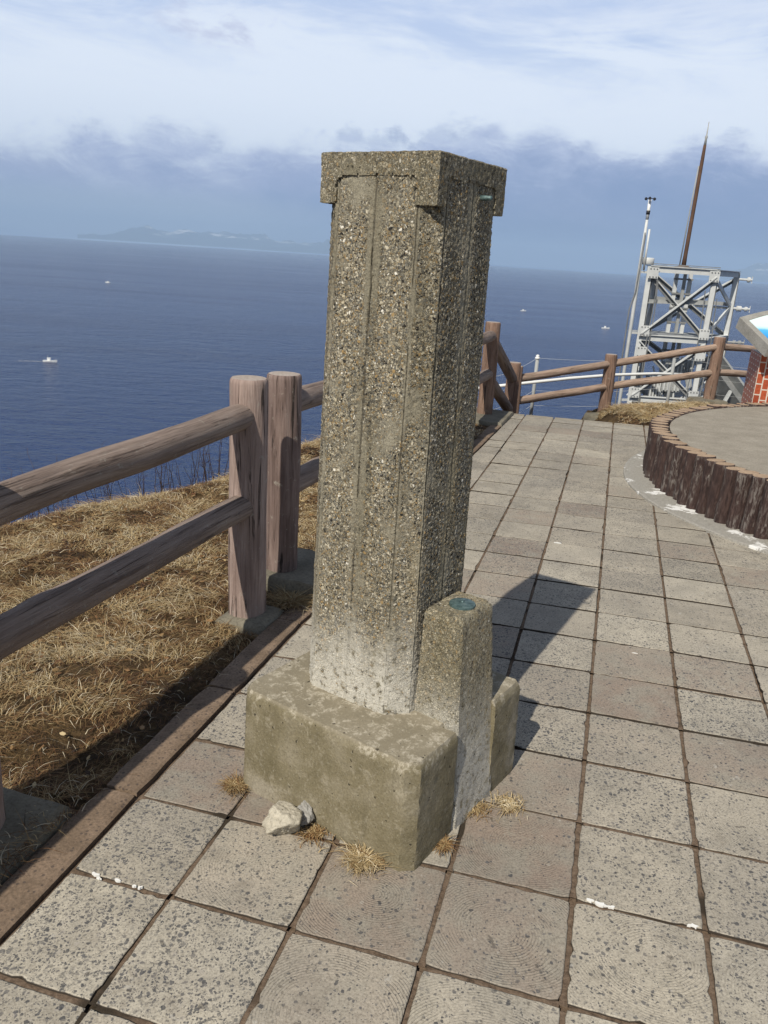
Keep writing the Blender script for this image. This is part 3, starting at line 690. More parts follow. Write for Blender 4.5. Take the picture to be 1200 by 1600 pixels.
def octo(cx_, cy_, hx, hy, ch, z_, seam=0.0):
    """square with cut corners; seam > 0 breaks each long face outward at its middle"""
    p = [(hx, -hy + ch), (hx + seam, 0), (hx, hy - ch), (hx - ch, hy), (0, hy + seam), (-hx + ch, hy), (-hx, hy - ch), (-hx - seam, 0), (-hx, -hy + ch), (-hx + ch, -hy), (0, -hy - seam), (hx - ch, -hy)]
    return [Vector((cx_ + a, cy_ + b, z_)) for a, b in p]
def pillar():
    root = empty('monument_pillar', (PC.x, PC.y, GZ0), PROT)
    tag(root, 'tall tapering exposed aggregate concrete pillar with square cap on an olive concrete block', 'pillar')
    # base block with worn edges, and a recess for the survey post in its right face
    def rr(hx, hy, ch, z_, ex=0.0): return [Vector((a, b, z_)) for a, b in [(hx, -hy + ch * .35), (hx, hy + ex - ch), (hx - ch, hy + ex), (-hx + ch, hy + ex), (-hx, hy + ex - ch), (-hx, -hy + ch), (-hx + ch, -hy), (-.085, -hy), (-.085, -hy + .05), (.126, -hy + .05), (.126, -hy), (hx - ch * .35, -hy)]]
    vs, fs = loft([rr(.296, .296, .030, -.06, .022), rr(.295, .294, .030, .02, .022), rr(.290, .287, .030, .295, .022), rr(.281, .278, .028, .314, .022)], .014, .014, .0024, 2.0, 60.0)
    mb = MB(); mb.add(vs, fs); o = mb.build('base_block', M['base'], root, True); auto_smooth(o, 40)
    # shaft: cut corners, slight break down the middle of each face, sunken form-board seams
    cx_, cy_ = .032, .046; rings = []
    for z_, h_ in ((.30, .1755), (.32, .175), (1.69, .1585)):
        rings.append(octo(cx_ , cy_, h_, h_, (.050 if z_ < 1 else .038), z_, .004))
    vs, fs = loft(rings, .0028, .0028, .0012, 5.0, 120.0)
    # narrow seam beside the middle of each face
    out = []
    for v in vs:
        h_ = .1755 - (v.z - .30) * .0170 / 1.39
        for ax, c0 in ((0, cx_), (1, cy_)):
            oth = v[1 - ax] - (cy_ if ax == 0 else cx_)
            if abs(abs(v[ax] - c0) - h_) < .012 :
                f = max(0, 1 - abs(oth - .003 - .002 * math.sin(v.z * 9)) / .005)
                v[ax] -= math.copysign(.003 * f * max(.25, min(1, .6 + noise.noise(Vector((v.z * 6, ax, 2)))))  , v[ax] - c0)
        out.append(v)
    mb = MB(); mb.add(out, fs); o = mb.build('shaft', M['shaft'], root); auto_smooth(o, 30)
    # cap: a lid whose four sides arch up between corner lugs
    H = .1640; zt = 1.720
    def sq(e, z_): return [Vector((cx_ + a, cy_ + b, z_)) for a, b in ((H - e, -H + e), (H - e, H - e), (-H + e, H - e), (-H + e, -H + e))]
    vs, fs = loft([sq(0, zt - .112), sq(0, zt - .003), sq(.003, zt)], .0048, .0048, 0, 0, 1, True)
    bm = bmesh.new(); bv = [bm.verts.new(v) for v in vs]
    for f in fs[:len(fs) - 2] + fs[-1:]: bm.faces.new([bv[q] for q in f])
    lug = {(-1, 0, 1): .046, (-1, 0, -1): .056, (0, -1, -1): .040, (0, -1, 1): .046, (1, 0, -1): .05, (1, 0, 1): .05, (0, 1, -1): .05, (0, 1, 1): .05}
    kill = []
    for f in bm.faces:
        c = f.calc_center_median(); dx, dy = c.x - cx_, c.y - cy_
        if c.z > zt - .036: continue
        ax = 0 if abs(dx) > abs(dy) else 1; sg = int(math.copysign(1, (dx, dy)[ax])); lat = (dy, dx)[ax]; key = (sg if ax == 0 else 0, sg if ax else 0, int(math.copysign(1, lat)))
        din = (H - lug[key]) - abs(lat); up_ = (zt - .048 - .005 * abs(lat) / H) - c.z
        wv = .0042 * noise.noise(Vector((lat * 75, c.z * 75, ax + .5))) + .003 * noise.noise(Vector((lat * 190, c.z * 190, ax)))
        rad_ = .018 if key in ((-1, 0, 1),) else .004
        ok = din + wv > 0 and up_ + wv > 0
        if ok and din < rad_ and up_ < rad_ and math.hypot(rad_ - din, rad_ - up_) > rad_: ok = False
        # the left lug ends in a rounded tongue
        if key == (-1, 0, 1) and c.z < zt - .098 and din > -.012 and math.hypot(din + .012, c.z - (zt - .098)) > .014: ok = True
        if ok: kill.append(f)
    bmesh.ops.delete(bm, geom=kill, context='FACES')
    bnd = [e for e in bm.edges if len(e.link_faces) == 1]
    ext = bmesh.ops.extrude_edge_only(bm, edges=bnd)['geom']
    for v in ext:
        if isinstance(v, bmesh.types.BMVert):
            dx, dy = v.co.x - cx_, v.co.y - cy_
            if abs(dx) > H - .004: v.co.x -= math.copysign(.03, dx)
            if abs(dy) > H - .004: v.co.y -= math.copysign(.03, dy)
    for v in bm.verts:
        q = v.co * 110; v.co += Vector((noise.noise(q), noise.noise(q + Vector((0, 9, 0))), noise.noise(q + Vector((0, 0, 5))))) * .0016
    bmesh.ops.recalc_face_normals(bm, faces=bm.faces)
    me = bpy.data.meshes.new('cap'); bm.to_mesh(me); bm.free(); o = link('cap', me, M['cap'], root); auto_smooth(o, 38)
    Tw = Matrix.Translation((cx_, cy_, 0)) @ Matrix.Rotation(R(1.6), 4, 'Z') @ Matrix.Translation((-cx_, -cy_, 0))
    for c_ in root.children:
        if c_.name.split('.')[0] in ('shaft', 'cap'): c_.matrix_local = Tw
    mb = MB(); zb = zt - .079; yb = cy_ - .154
    mb.lathe((cx_ + .046, yb + .003, zb), [(.0062, 0), (.0062, .024), (.0054, .028), (.0054, .038), (.003, .040)], 14, (0, -1, 0))
    mb.build('bolt', M['bronze'], root, True)
    return root
pillar()
def survey_post():
    root = empty('survey_post', (PC.x, PC.y, GZ0), PROT)
    tag(root, 'short concrete survey post topped by a round bronze disc, set into the pillar block', 'survey post')
    def rr(x0, x1, y0, y1, c, z_): return [Vector(p + (z_,)) for p in ((x1, y0 + c), (x1, y1), (x0, y1), (x0, y0 + c), (x0 + c, y0), (x1 - c, y0))]
    vs, fs = loft([rr(-.076, .145, -.302, -.1320, .008, -.05), rr(-.066, .1405, -.272, -.1325, .008, .30), rr(-.053, .122, -.247, -.1335, .008, .602), rr(-.043, .112, -.238, -.138, .008, .616)], .010, .010, .0018, 7.0, 90.0)
    mb = MB(); mb.add(vs, fs); o = mb.build('body', M['stub'], root); auto_smooth(o, 40)
    mb = MB(); c = (.036, -.196, .6155)
    mb.lathe(c, [(.035, -.004), (.036, .002), (.035, .006), (.028, .0085), (.016, .0095), (.005, .0105)], 32)
    mb.lathe((c[0], c[1], c[2] + .0095), [(.0055, 0), (.0045, .003), (.002, .0042)], 12)
    o = mb.build('disc', M['bronze'], root, True); auto_smooth(o, 50)
survey_post()

# ------------------------------------------------------------------ log fences
def grain_uv(me, uvs):
    uv = me.uv_layers.new(name='grain'); li = np.zeros(len(me.loops), 'i'); me.loops.foreach_get('vertex_index', li)
    uv.data.foreach_set('uv', np.array(uvs, 'f')[li].ravel())
def log_mesh(name, p, q, r0, r1, seed, flat=True, n=30, seg=.045, knots=2):
    """a moulded log between two points: slightly bent, bumpy, with knots, grain coordinates along it"""
    p = Vector(p); q = Vector(q); d = q - p; L = d.length; d.normalize()
    a = d.cross(Vector((0, 1, 0.01)) if abs(d.z) > .9 else Vector((0, 0, 1))).normalized(); b = a.cross(d).normalized()
    m = max(6, int(L / seg)); r = random.Random(seed); vs = []; uvs = []; fs = []
    kn = [(r.uniform(.15, .85) * L, r.uniform(0, 6.28), r.uniform(.5, 1)) for _ in range(knots)]
    stations = [0, .006] + list(np.linspace(.02, L - .02, m)) + [L - .006, L]
    ns = len(stations)
    for si, s_ in enumerate(stations):
        rad = r0 + (r1 - r0) * s_ / L
        if si in (0, ns - 1): rad -= .008
        if si in (1, ns - 2): rad -= .0025
        off = (a * noise.noise(Vector((s_ * 1.3, seed, 0))) + b * noise.noise(Vector((s_ * 1.3, seed, 9)))) * .010
        for k_ in range(n + 1):
            th = 2 * math.pi * k_ / n
            e = .0035 * noise.noise(Vector((math.cos(th) * 2.2 + seed * 3, math.sin(th) * 2.2, s_ * 2.0))) + .0016 * noise.noise(Vector((math.cos(th) * 9 + seed, math.sin(th) * 9, s_ * 5)))
            for ks, kt, kw in kn:
                dd = ((s_ - ks) / .045) ** 2 + ((((th - kt + math.pi) % (2 * math.pi)) - math.pi) / .5) ** 2
                e += .006 * kw * math.exp(-dd)
            vs.append(p + d * s_ + off + (a * math.cos(th) + b * math.sin(th)) * (rad + e)); uvs.append((th * .075 , s_))
    w = n + 1
    for i in range(ns - 1):
        for k_ in range(n): fs.append([i * w + k_, i * w + k_ + 1, (i + 1) * w + k_ + 1, (i + 1) * w + k_])
    nf = len(fs)
    fs += [list(range(n))[::-1], [(ns - 1) * w + k_ for k_ in range(n)]]
    me = bpy.data.meshes.new(name); me.from_pydata([tuple(v) for v in vs], [], fs); me.update(); smooth(me)
    mi = [0] * nf + [1, 1]; me.polygons.foreach_set('material_index', mi); me.polygons[nf].use_smooth = False; me.polygons[nf + 1].use_smooth = False
    grain_uv(me, uvs)
    return me
def footing(parent, c, size, rz, h, taper=.02, seed=0):
    hx, hy = size[0] / 2, size[1] / 2
    def q(e, z_): return [Vector((p[0], p[1], z_)) for p in ((hx - e, -hy + e), (hx - e, hy - e), (-hx + e, hy - e), (-hx + e, -hy + e))]
    vs, fs = loft([q(-.005, -.16), q(0, -.01), q(taper * .5, h - .012), q(taper, h)], .035, .035, .007, seed, 16.0)
    Mz = Matrix.Rotation(rz, 3, 'Z')
    mb = MB(); mb.add([Mz @ v + Vector(c) for v in vs], fs); o = mb.build('footing', M['footing'], parent); auto_smooth(o, 40)
def fence(root, posts, rails, pm, rm, seed):
    """posts: (x, y, z0, z1, radius); rails: (p, q, radius), all in world coordinates"""
    L0 = Vector(root.location)
    for k_, (x_, y_, z0, z1, r_) in enumerate(posts):
        p = Vector((x_, y_, z0)) - L0; q = Vector((x_, y_, z1)) - L0
        link('post', log_mesh('post', p, q, r_ * 1.03, r_ * .98, seed + k_, knots=1), [pm[k_] if isinstance(pm, list) else pm, M['post_top']], root)
    for k_, (p, q, r_) in enumerate(rails):
        link('rail', log_mesh('rail', Vector(p) - L0, Vector(q) - L0, r_, r_, seed + 40 + k_, n=24, seg=.05), [rm, rm], root)
FD = Vector((.287, .958, 0))
def run_left():
    a = Vector((-.562, 3.16, 0)); pts = [a, a - FD * 1.50 + Vector((-.025, .0, 0)), a - FD * 3.0 + Vector((-.04, 0, 0))]
    root = empty('log_fence', at_ground(a.x, a.y)); tag(root, 'pinkish moulded log fence with two rails along the grass left of the pillar', 'fence', 'moulded log fences round the terrace')
    posts = [(p.x, p.y, gz(p.x, p.y) - .05, gz(p.x, p.y) + 1.03, .0775) for p in pts]
    rails = []
    for p, q in zip(pts[:-1], pts[1:]):
        for h_ in (.885, .512): rails.append((at_ground(p.x, p.y, h_), at_ground(q.x, q.y, h_ - (.034 if h_ > .7 else .006)), .052))
    fence(root, posts, rails, M['post'], M['rail'], 21)
    L0 = Vector(root.location)
    footing(root, at_ground(a.x + .015, a.y - .01) - L0, (.25, .24), math.atan2(FD.y, FD.x), .028, .035, 1)
    for p in pts[1:]: footing(root, at_ground(p.x + .035, p.y + .0) - L0, (.34, .30), math.atan2(FD.y, FD.x), .03, .03, 2)
run_left()
def run_mid():
    b = Vector((-.475, 3.56, 0)); c = Vector((1.0, 8.50, 0)); pts = [b.lerp(c, k_ / 3) for k_ in range(4)]
    root = empty('log_fence', at_ground(b.x, b.y)); tag(root, 'moulded log fence running from the split post behind the pillar down to the corner', 'fence', 'moulded log fences round the terrace')
    posts = []
    for k_, p in enumerate(pts): posts.append((p.x, p.y, gz(p.x, p.y) - .05, gz(p.x, p.y) + (1.0, 1.0, 1.0, .985)[k_], .079 if k_ < 3 else .080))
    d = Vector((1.425, 9.6, 0)); posts.append((d.x, d.y, -.85, .355, .080))
    rails = []
    for p, q in zip(pts[:-1], pts[1:]):
        for h_ in (.865, .475): rails.append((at_ground(p.x, p.y, h_), at_ground(q.x, q.y, h_ - .02), .057))
    rails.append(((1.0, 8.5, .70), (1.425, 9.6, .16), .062)); rails.append(((1.0, 8.5, .30), (1.425, 9.6, -.22), .062))
    fence(root, posts, rails, [M['post_split'], M['post'], M['post'], M['far_post'], M['far_post']], M['rail'], 33)
    L0 = Vector(root.location); rz = math.atan2(FD.y, FD.x)
    footing(root, at_ground(b.x + .05, b.y + .05) - L0, (.42, .40), rz, .085, .01, 4)
    for p in pts[1:3]: footing(root, at_ground(p.x, p.y) - L0, (.42, .40), rz, .06, .01, 5)
    footing(root, at_ground(c.x + .02, c.y - .1) - L0, (.75, .46), rz, .035, .015, 6)
run_mid()
def run_far():
    pts = [(1.56, 10.2), (2.99, 11.25), (4.66, 11.85), (6.45, 12.9), (8.4, 13.4)]
    tops = (.245, .358, .64, .56, .60); bases = (-1.0, -.62, -.5, -.6, -.6)
    root = empty('log_fence', (2.99, 11.25, -.48)); tag(root, 'light brown log fence with two rails in front of the steel tower', 'fence', 'moulded log fences round the terrace')
    posts = [(x_, y_, b_, t_, (.083 if k_ else .075)) for k_, ((x_, y_), t_, b_) in enumerate(zip(pts, tops, bases))]
    ru = (.085, .225, .505, .41, .45); rl = (-.20, -.09, .135, .03, .05)
    rails = []
    for k_ in range(4):
        for hh in (ru, rl): rails.append(((*pts[k_], hh[k_]), (*pts[k_ + 1], hh[k_ + 1]), .050))
    fence(root, posts, rails, M['far_post'], M['far_rail'], 60)
    L0 = Vector(root.location)
    footing(root, Vector((2.90, 11.0, -.50)) - L0, (.34, .34), .3, .06, .02, 9)
    footing(root, Vector((4.62, 11.80, -.34)) - L0, (.42, .42), .3, .09, .02, 10)
run_far()

# ------------------------------------------------------------------ wire fence and pipe rail beyond the log fence
def wires():
    root = empty('wire_fence', (2.12, 12.0, -.7)); tag(root, 'thin galvanised stakes strung with wires beyond the log fence', 'fence')
    L0 = Vector(root.location); S = [(-.6, 11.6, -.15), (1.32, 11.4, -.12), (2.11, 12.0, .14), (4.42, 12.9, .20), (6.75, 13.8, .0), (8.5, 14.2, .1)]
    for x_, y_, zt in S:
        mb = MB(); mb.tube([Vector((x_, y_, zt - 1.1)) - L0, Vector((x_, y_, zt)) - L0], .026, 10); mb.build('stake', M['steel_dull'], root, True)
        mb = MB(); mb.lathe(Vector((x_, y_, zt)) - L0, [(.018, 0), (.038, .012), (.038, .03), (.02, .045), (.03, .055), (.012, .07)], 10); mb.build('insulator', M['white_gloss'], root, True)
    for dz in (.02, -.22, -.46, -.68):
        mb = MB()
        for (x0, y0, z0), (x1, y1, z1) in zip(S[:-1], S[1:]):
            mb.tube([Vector((x0 + (x1 - x0) * f, y0 + (y1 - y0) * f, z0 + (z1 - z0) * f + dz - .05 * math.sin(math.pi * f))) - L0 for f in np.linspace(0, 1, 7)], .0022, 5)
        mb.build('wire', M['steel'], root)
wires()
def pipe():
    root = empty('pipe_rail', (1.76, 11.5, -.16)); tag(root, 'slim white pipe running low behind the log fence in front of the tower', 'pipe')
    L0 = Vector(root.location); mb = MB()
    pts = [(.9, 11.2, -.27), (1.76, 11.5, -.17), (2.6, 11.95, -.10), (3.3, 12.3, -.055), (4.1, 12.75, -.045), (5.2, 13.3, -.08)]
    mb.tube([Vector(p) - L0 for p in pts], .023, 10); mb.build('pipe', M['white_gloss'], root, True)
    for x_, y_, z_ in (pts[0], pts[3], pts[5]):
        mb = MB(); mb.tube([Vector((x_, y_, z_ - .9)) - L0, Vector((x_, y_, z_)) - L0], .022, 8); mb.build('support', M['steel_dark'], root, True)
pipe()

# ------------------------------------------------------------------ the round dais with its log edging
DZ = .372                                                       # top of the logs above the paving
def dais():
    gzc = gz(DC.x, DC.y)
    root = empty('round_dais', (DC.x, DC.y, gzc)); tag(root, 'raised round platform edged with dark bark posts with tan tops', 'platform')
    L0 = Vector(root.location); N = 138; mb = MB(); n = 128
    def zz(x_, y_): return gz(x_ + DC.x, y_ + DC.y) - gzc
    rings = []
    for r_, h_ in ((2.17, -.05), (2.17, DZ - .012), (2.12, DZ - .010), (1.5, DZ - .004), (.8, DZ), (.2, DZ + .002)):
        rings.append([(r_ * math.cos(2 * math.pi * k_ / n), r_ * math.sin(2 * math.pi * k_ / n), h_ + zz(r_ * math.cos(2 * math.pi * k_ / n), r_ * math.sin(2 * math.pi * k_ / n))) for k_ in range(n)])
    vs = [v for r_ in rings for v in r_]; fs = [[i * n + k_, i * n + (k_ + 1) % n, (i + 1) * n + (k_ + 1) % n, (i + 1) * n + k_] for i in range(len(rings) - 1) for k_ in range(n)]
    fs.append([(len(rings) - 1) * n + k_ for k_ in range(n)])
    mb.add(vs, fs); mb.build('platform_top', M['dais_top'], root)
    # bark posts round the visible arc
    r = random.Random(77)
    for q in range(100):
        th = R(88 + q * 360 / N); rad = 2.245 + r.uniform(-.012, .012); cx_, cy_ = rad * math.cos(th), rad * math.sin(th)
        rot = Matrix.Rotation(th + r.uniform(-.12, .12), 3, 'Z'); wt = .0475 * r.uniform(.90, 1.10); wr = .070 * r.uniform(.94, 1.06)
        n_ = 14; hz = [-.06, .0, .06, .12, .18, .24, .30, .345, DZ - .006, DZ]; dz = r.uniform(-.007, .007); vs = []; fs = []
        for h_ in hz:
            tp = 1.0 + (.10 * (1 - h_ / DZ)); tp = tp if h_ < DZ - .001 else tp - .05
            for k_ in range(n_):
                a = 2 * math.pi * k_ / n_; e = 1 + .11 * noise.noise(Vector((math.cos(a) * 2.4 + q * 3.1, math.sin(a) * 2.4, h_ * 7))) + .06 * noise.noise(Vector((math.cos(a) * 7 + q, math.sin(a) * 7, h_ * 22)))
                if h_ > DZ - .01: e = 1 + .06 * noise.noise(Vector((math.cos(a) * 2.4 + q * 3.1, math.sin(a) * 2.4, 3)))
                v = rot @ Vector((wr * math.cos(a) * e * tp, wt * math.sin(a) * e * tp, 0)); vs.append((cx_ + v.x, cy_ + v.y, h_ + (dz if h_ > .1 else 0) + zz(cx_, cy_)))
        m_ = len(hz)
        for i in range(m_ - 1):
            for k_ in range(n_): fs.append([i * n_ + k_, i * n_ + (k_ + 1) % n_, (i + 1) * n_ + (k_ + 1) % n_, (i + 1) * n_ + k_])
        nf = len(fs); fs.append([(m_ - 1) * n_ + k_ for k_ in range(n_)])
        me = bpy.data.meshes.new('bark_post'); me.from_pydata(vs, [], fs); me.update(); smooth(me)
        me.polygons.foreach_set('material_index', [0] * nf + [1]); me.polygons[nf].use_smooth = False
        link('bark_post', me, [M['bark'], M['log_top']], root)
    # kerb ring at its foot
    mb = MB(); n = 160; gr = gz(RC.x, RC.y); vs = []; fs = []
    for r_, h_ in ((RING_R + .003, -.02), (RING_R, .010), (RING_R - .012, .014), (1.7, .018)):
        for k_ in range(n):
            a = 2 * math.pi * k_ / n; x_, y_ = RC.x + r_ * math.cos(a), RC.y + r_ * math.sin(a); vs.append(Vector((x_, y_, gz(x_, y_) + h_)) - L0)
    for i in range(3):
        for k_ in range(n): fs.append([i * n + k_, i * n + (k_ + 1) % n, (i + 1) * n + (k_ + 1) % n, (i + 1) * n + k_])
    mb.add(vs, fs); mb.build('kerb_ring', M['ring'], root)
dais()
def map_table():
    U = Vector((.970, -.243, 0)); V = Vector((.243, .970, 0))
    o0 = Vector((3.60, 7.98, 0)); z0 = gz(3.6, 8) - .03
    root = empty('map_table', (o0.x, o0.y, z0)); tag(root, 'red brick pedestal carrying a sloping blue and white map panel in a concrete frame', 'map table')
    # pedestal: wraps brick coordinates round its four sides
    w, d, h = 1.5, .60, .86; cs = [(0, 0), (w, 0), (w, d), (0, d)]; vs = []; uvs = []; fs = []; run = 0
    for k_ in range(4):
        a, b = cs[k_], cs[(k_ + 1) % 4]; L = math.hypot(b[0] - a[0], b[1] - a[1])
        for (p, uu) in ((a, run), (b, run + L)):
            for hh in (0, h): q = U * p[0] + V * p[1]; vs.append((q.x - .035, q.y, hh)); uvs.append((uu, hh))
        i = k_ * 4; fs.append([i, i + 2, i + 3, i + 1]); run += L + .013
    vs += [vs[i] for i in (1, 5, 9, 13)]; uvs += [(0, 0)] * 4; fs.append([16, 17, 18, 19])
    me = bpy.data.meshes.new('pedestal'); me.from_pydata(vs, [], fs); grain_uv(me, uvs); link('pedestal', me, M['brick'], root)
    # sloping slab with an arched far edge
    nc = Vector((3.515, 7.74, .880)); fc = Vector((3.42, 8.30, 1.098)); vv = (fc - nc); Ls = vv.length; vv.normalize()
    uu = Vector((.986, .167, 0)); uu = (uu - vv * uu.dot(vv)).normalized(); nn = uu.cross(vv).normalized(); Wd = 1.75; th = .118
    def outline(e):
        pts = [(e, e), (Wd - e, e)]
        for k_ in range(17):
            f = 1 - k_ / 16; pts.append((e + (Wd - 2 * e) * f, Ls - e * 1.1 + .30 * math.sin(math.pi * f)))
        return pts
    L0 = Vector(root.location)
    def P(p, o): return nc + uu * p[0] + vv * p[1] + nn * o - L0
    O, I = outline(0), outline(.062); n = len(O); vs = [P(p, -th) for p in O] + [P(p, -.006) for p in O] + [P(p, 0) for p in outline(.006)] + [P(p, 0) for p in I] + [P(p, -.008) for p in I]
    fs = [list(range(n))[::-1]]
    for ring in range(4):
        for k_ in range(n): fs.append([ring * n + k_, ring * n + (k_ + 1) % n, (ring + 1) * n + (k_ + 1) % n, (ring + 1) * n + k_])
    mb = MB(); mb.add(vs, fs); mb.build('frame', M['slab'], root)
    me = bpy.data.meshes.new('map_panel'); me.from_pydata([tuple(P(p, -.006)) for p in I], [], [list(range(n))]); grain_uv(me, [(p[0], p[1] / (Ls + .25)) for p in I]); link('map_panel', me, M['map'], root)
map_table()

# ------------------------------------------------------------------ the steel tower beyond the cliff
def tower():
    root = empty('lattice_tower', (8.4, 25, -9)); tag(root, 'pale grey bolted steel lattice tower with a tall rusty antenna beyond the fence', 'tower')
    L0 = Vector(root.location)
    FL = Vector((7.10, 24.0)); FR = Vector((8.97, 24.0)); BR = Vector((10.33, 25.9)); BL = Vector((7.74, 25.6))
    def p3(p, z_): return Vector((p.x, p.y, z_)) - L0
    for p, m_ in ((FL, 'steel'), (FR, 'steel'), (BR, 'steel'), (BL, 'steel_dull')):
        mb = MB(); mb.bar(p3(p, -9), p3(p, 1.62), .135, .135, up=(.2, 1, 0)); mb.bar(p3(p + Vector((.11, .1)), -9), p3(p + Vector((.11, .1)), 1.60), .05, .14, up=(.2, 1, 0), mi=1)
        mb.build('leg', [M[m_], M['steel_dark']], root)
    lev = [1.55, -.36, -2.15, -4.1, -6.2]
    faces = ((FL, FR), (FR, BR), (BR, BL), (BL, FL))
    for k_, z_ in enumerate(lev):
        for a, b in faces:
            mb = MB(); d = (b - a).normalized(); nrm = Vector((d.y, -d.x)) * .03
            mb.bar(p3(a + nrm, z_), p3(b + nrm, z_), .07, .16); mb.bar(p3(a + nrm, z_ + .085), p3(b + nrm, z_ + .085), .17, .02)
            mb.build('beam', M['steel'], root)
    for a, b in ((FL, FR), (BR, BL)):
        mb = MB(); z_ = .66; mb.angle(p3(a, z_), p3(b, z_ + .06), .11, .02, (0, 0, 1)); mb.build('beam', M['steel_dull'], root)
    for (z0, z1) in zip(lev[:-1], lev[1:]):
        for a, b in ((FL, FR), (BL, BR)):
            for s_ in (0, 1):
                p, q = (b, a) if s_ else (a, b); o = Vector((0, -.13 if a is FL else .05)) * (1 if s_ else .55)
                mb = MB(); mb.bar(p3(p + o, z0 - .10), p3(q + o, z1 + .12), .03, .115, up=(0, -1, 0)); mb.bar(p3(p + o + Vector((0, .05)), z0 - .17), p3(q + o + Vector((0, .05)), z1 + .05), .11, .03, up=(0, -1, 0), mi=1)
                mb.build('brace', [M['steel'], M['steel_dark']], root)
        zm = (z0 + z1) / 2
        for a, b in ((FR, BR), (FL, BL)):
            for z_ in (z0 - .1, z1 + .1):
                mb = MB(); mb.bar(p3(a, z_), p3(b, zm), .05, .12); mb.build('brace', M['steel'], root)
        for a, sx in ((FL, 1), (FR, -1)):
            for z_ in (z0, z1 + .30) if z0 > 1 else (z0 - .30, z1 + .3):
                mb = MB(); mb.box(p3(a + Vector((sx * .07, -.155)), z_ - .10), (.29, .016, .30))
                for bx in (-.09, 0, .09):
                    for bz in (-.11, .11): mb.lathe(p3(a + Vector((sx * .07 + bx, -.163)), z_ - .10 + bz), [(.020, 0), (.020, .016)], 6, (0, -1, 0), 1)
                mb.build('gusset_plate', [M['steel'], M['steel_dark']], root)
    # working platform at the first level, ladder behind
    mb = MB(); c = (FL + FR + BR + BL) / 4; mb.box(p3(Vector((8.0, 24.75)), -.28), (1.75, 1.25, .05)); mb.build('platform', M['steel_dull'], root)
    for x_ in (8.28, 8.70):
        mb = MB(); mb.bar(p3(Vector((x_, 25.2)), -8), p3(Vector((x_, 25.2)), 1.55), .11, .07, up=(0, 1, 0)); mb.build('ladder_rail', M['steel'], root)
    mb = MB(); mb.bar(p3(Vector((8.50, 25.1)), -8), p3(Vector((8.50, 25.1)), 1.55), .09, .06, up=(0, 1, 0)); mb.build('ladder_rail', M['steel_dull'], root)
    for z_ in np.arange(-7.5, 1.5, .42):
        mb = MB(); mb.bar(p3(Vector((8.2, 25.16)), z_), p3(Vector((8.78, 25.16)), z_), .05, .05); mb.build('rung', M['steel_dark'], root)
    # equipment inside the lower bays
    r = random.Random(5)
    for (x_, y_, z_, sx, sy, sz, m_) in ((8.55, 25.1, -1.55, .55, .5, .9, 'steel_dull'), (8.15, 25.2, -2.0, .45, .5, .8, 'steel_dark'), (8.95, 25.4, -1.35, .5, .4, .5, 'steel'), (8.3, 25.0, -2.8, .9, .6, .9, 'steel_dark'), (9.1, 25.3, -2.6, .6, .5, .7, 'steel_dull'), (8.7, 25.5, -3.6, 1.4, .8, .8, 'steel_dark')):
        mb = MB(); mb.box(p3(Vector((x_, y_)), z_), (sx, sy, sz))
        for q in range(5): mb.box(p3(Vector((x_ - sx * .4 + q * sx * .2, y_ - sy / 2 - .02)), z_), (sx * .07, .04, sz * .9), mi=1)
        mb.box(p3(Vector((x_, y_)), z_ + sz / 2 + .02), (sx * 1.08, sy * 1.08, .04), mi=1)
        mb.build('cabinet', [M[m_], M['steel']], root)
    for q in range(9):
        x_ = r.uniform(8.0, 9.4); mb = MB(); mb.tube([p3(Vector((x_, 24.7 + r.random())), -3.2), p3(Vector((x_ + r.uniform(-.2, .2), 24.9)), -2.2), p3(Vector((x_ + r.uniform(-.4, .4), 25)), -.95 + r.uniform(-.5, .3))], .028, 6); mb.build('conduit', M['steel'] if q % 2 else M['steel_dull'], root)
    for q, (x_, y_) in enumerate(((7.30, 23.86), (7.36, 23.88), (8.74, 23.85), (9.12, 23.86))):
        mb = MB(); mb.tube([p3(Vector((x_ + .03 * math.sin(z_ * 2 + q), y_)), z_) for z_ in np.linspace(-7, 1.45 - .2 * q, 16)], .016, 5); mb.build('cable', M['steel_dark'], root)
    for z_ in (1.66, 1.70):
        mb = MB(); mb.bar(p3(FL + Vector((0, -.05)), z_), p3(FR + Vector((.1, -.05)), z_), .03, .02); mb.build('handrail', M['steel_dark'], root)
    # drum on the corner, insulators on the right
    mb = MB(); mb.lathe(p3(Vector((7.02, 24.1)), 1.66), [(.17, 0), (.19, .02), (.19, .17), (.17, .19)], 20); mb.build('drum', M['steel'], root, True)
    for z_, ln, sp in ((1.42, .50, ((.40, .08, .10),)), (.55, .60, ((.26, .085, .16), (.48, .07, .10))), (-.48, .62, ((.3, .06, .08), (.48, .07, .10)))):
        mb = MB(); e = Vector((BR.x, BR.y, z_)) - L0; mb.tube([e - Vector((1.1 if z_ == .55 else 0, 0, 0)), e + Vector((ln, 0, 0))], .035, 8)
        for o_, rr, ll in sp: mb.lathe(e + Vector((o_, 0, 0)), [(rr * .6, -ll / 2), (rr, -ll / 2 + .02), (rr, ll / 2 - .02), (rr * .6, ll / 2)], 12, (1, 0, 0))
        mb.bar(e + Vector((ln, 0, -.10)), e + Vector((ln, 0, .10)), .02, .02); mb.build('insulator', M['steel'] if z_ > 0 else M['steel_dull'], root)
    # antenna mast
    a0 = Vector((8.30, 24.8)); top = Vector((8.34, 24.8))
    def am(z_): f = (z_ - 1.6) / 3.9; return p3(a0.lerp(top, f), z_)
    mb = MB(); mb.lathe(am(1.60), [(.26, 0), (.26, .05), (.12, .10)], 12); mb.tube([am(1.62), am(2.0), am(3.4), am(4.6), am(4.95)], [.07, .056, .054, .048, .04], 10); mb.build('antenna_mast', M['rust'], root, True)
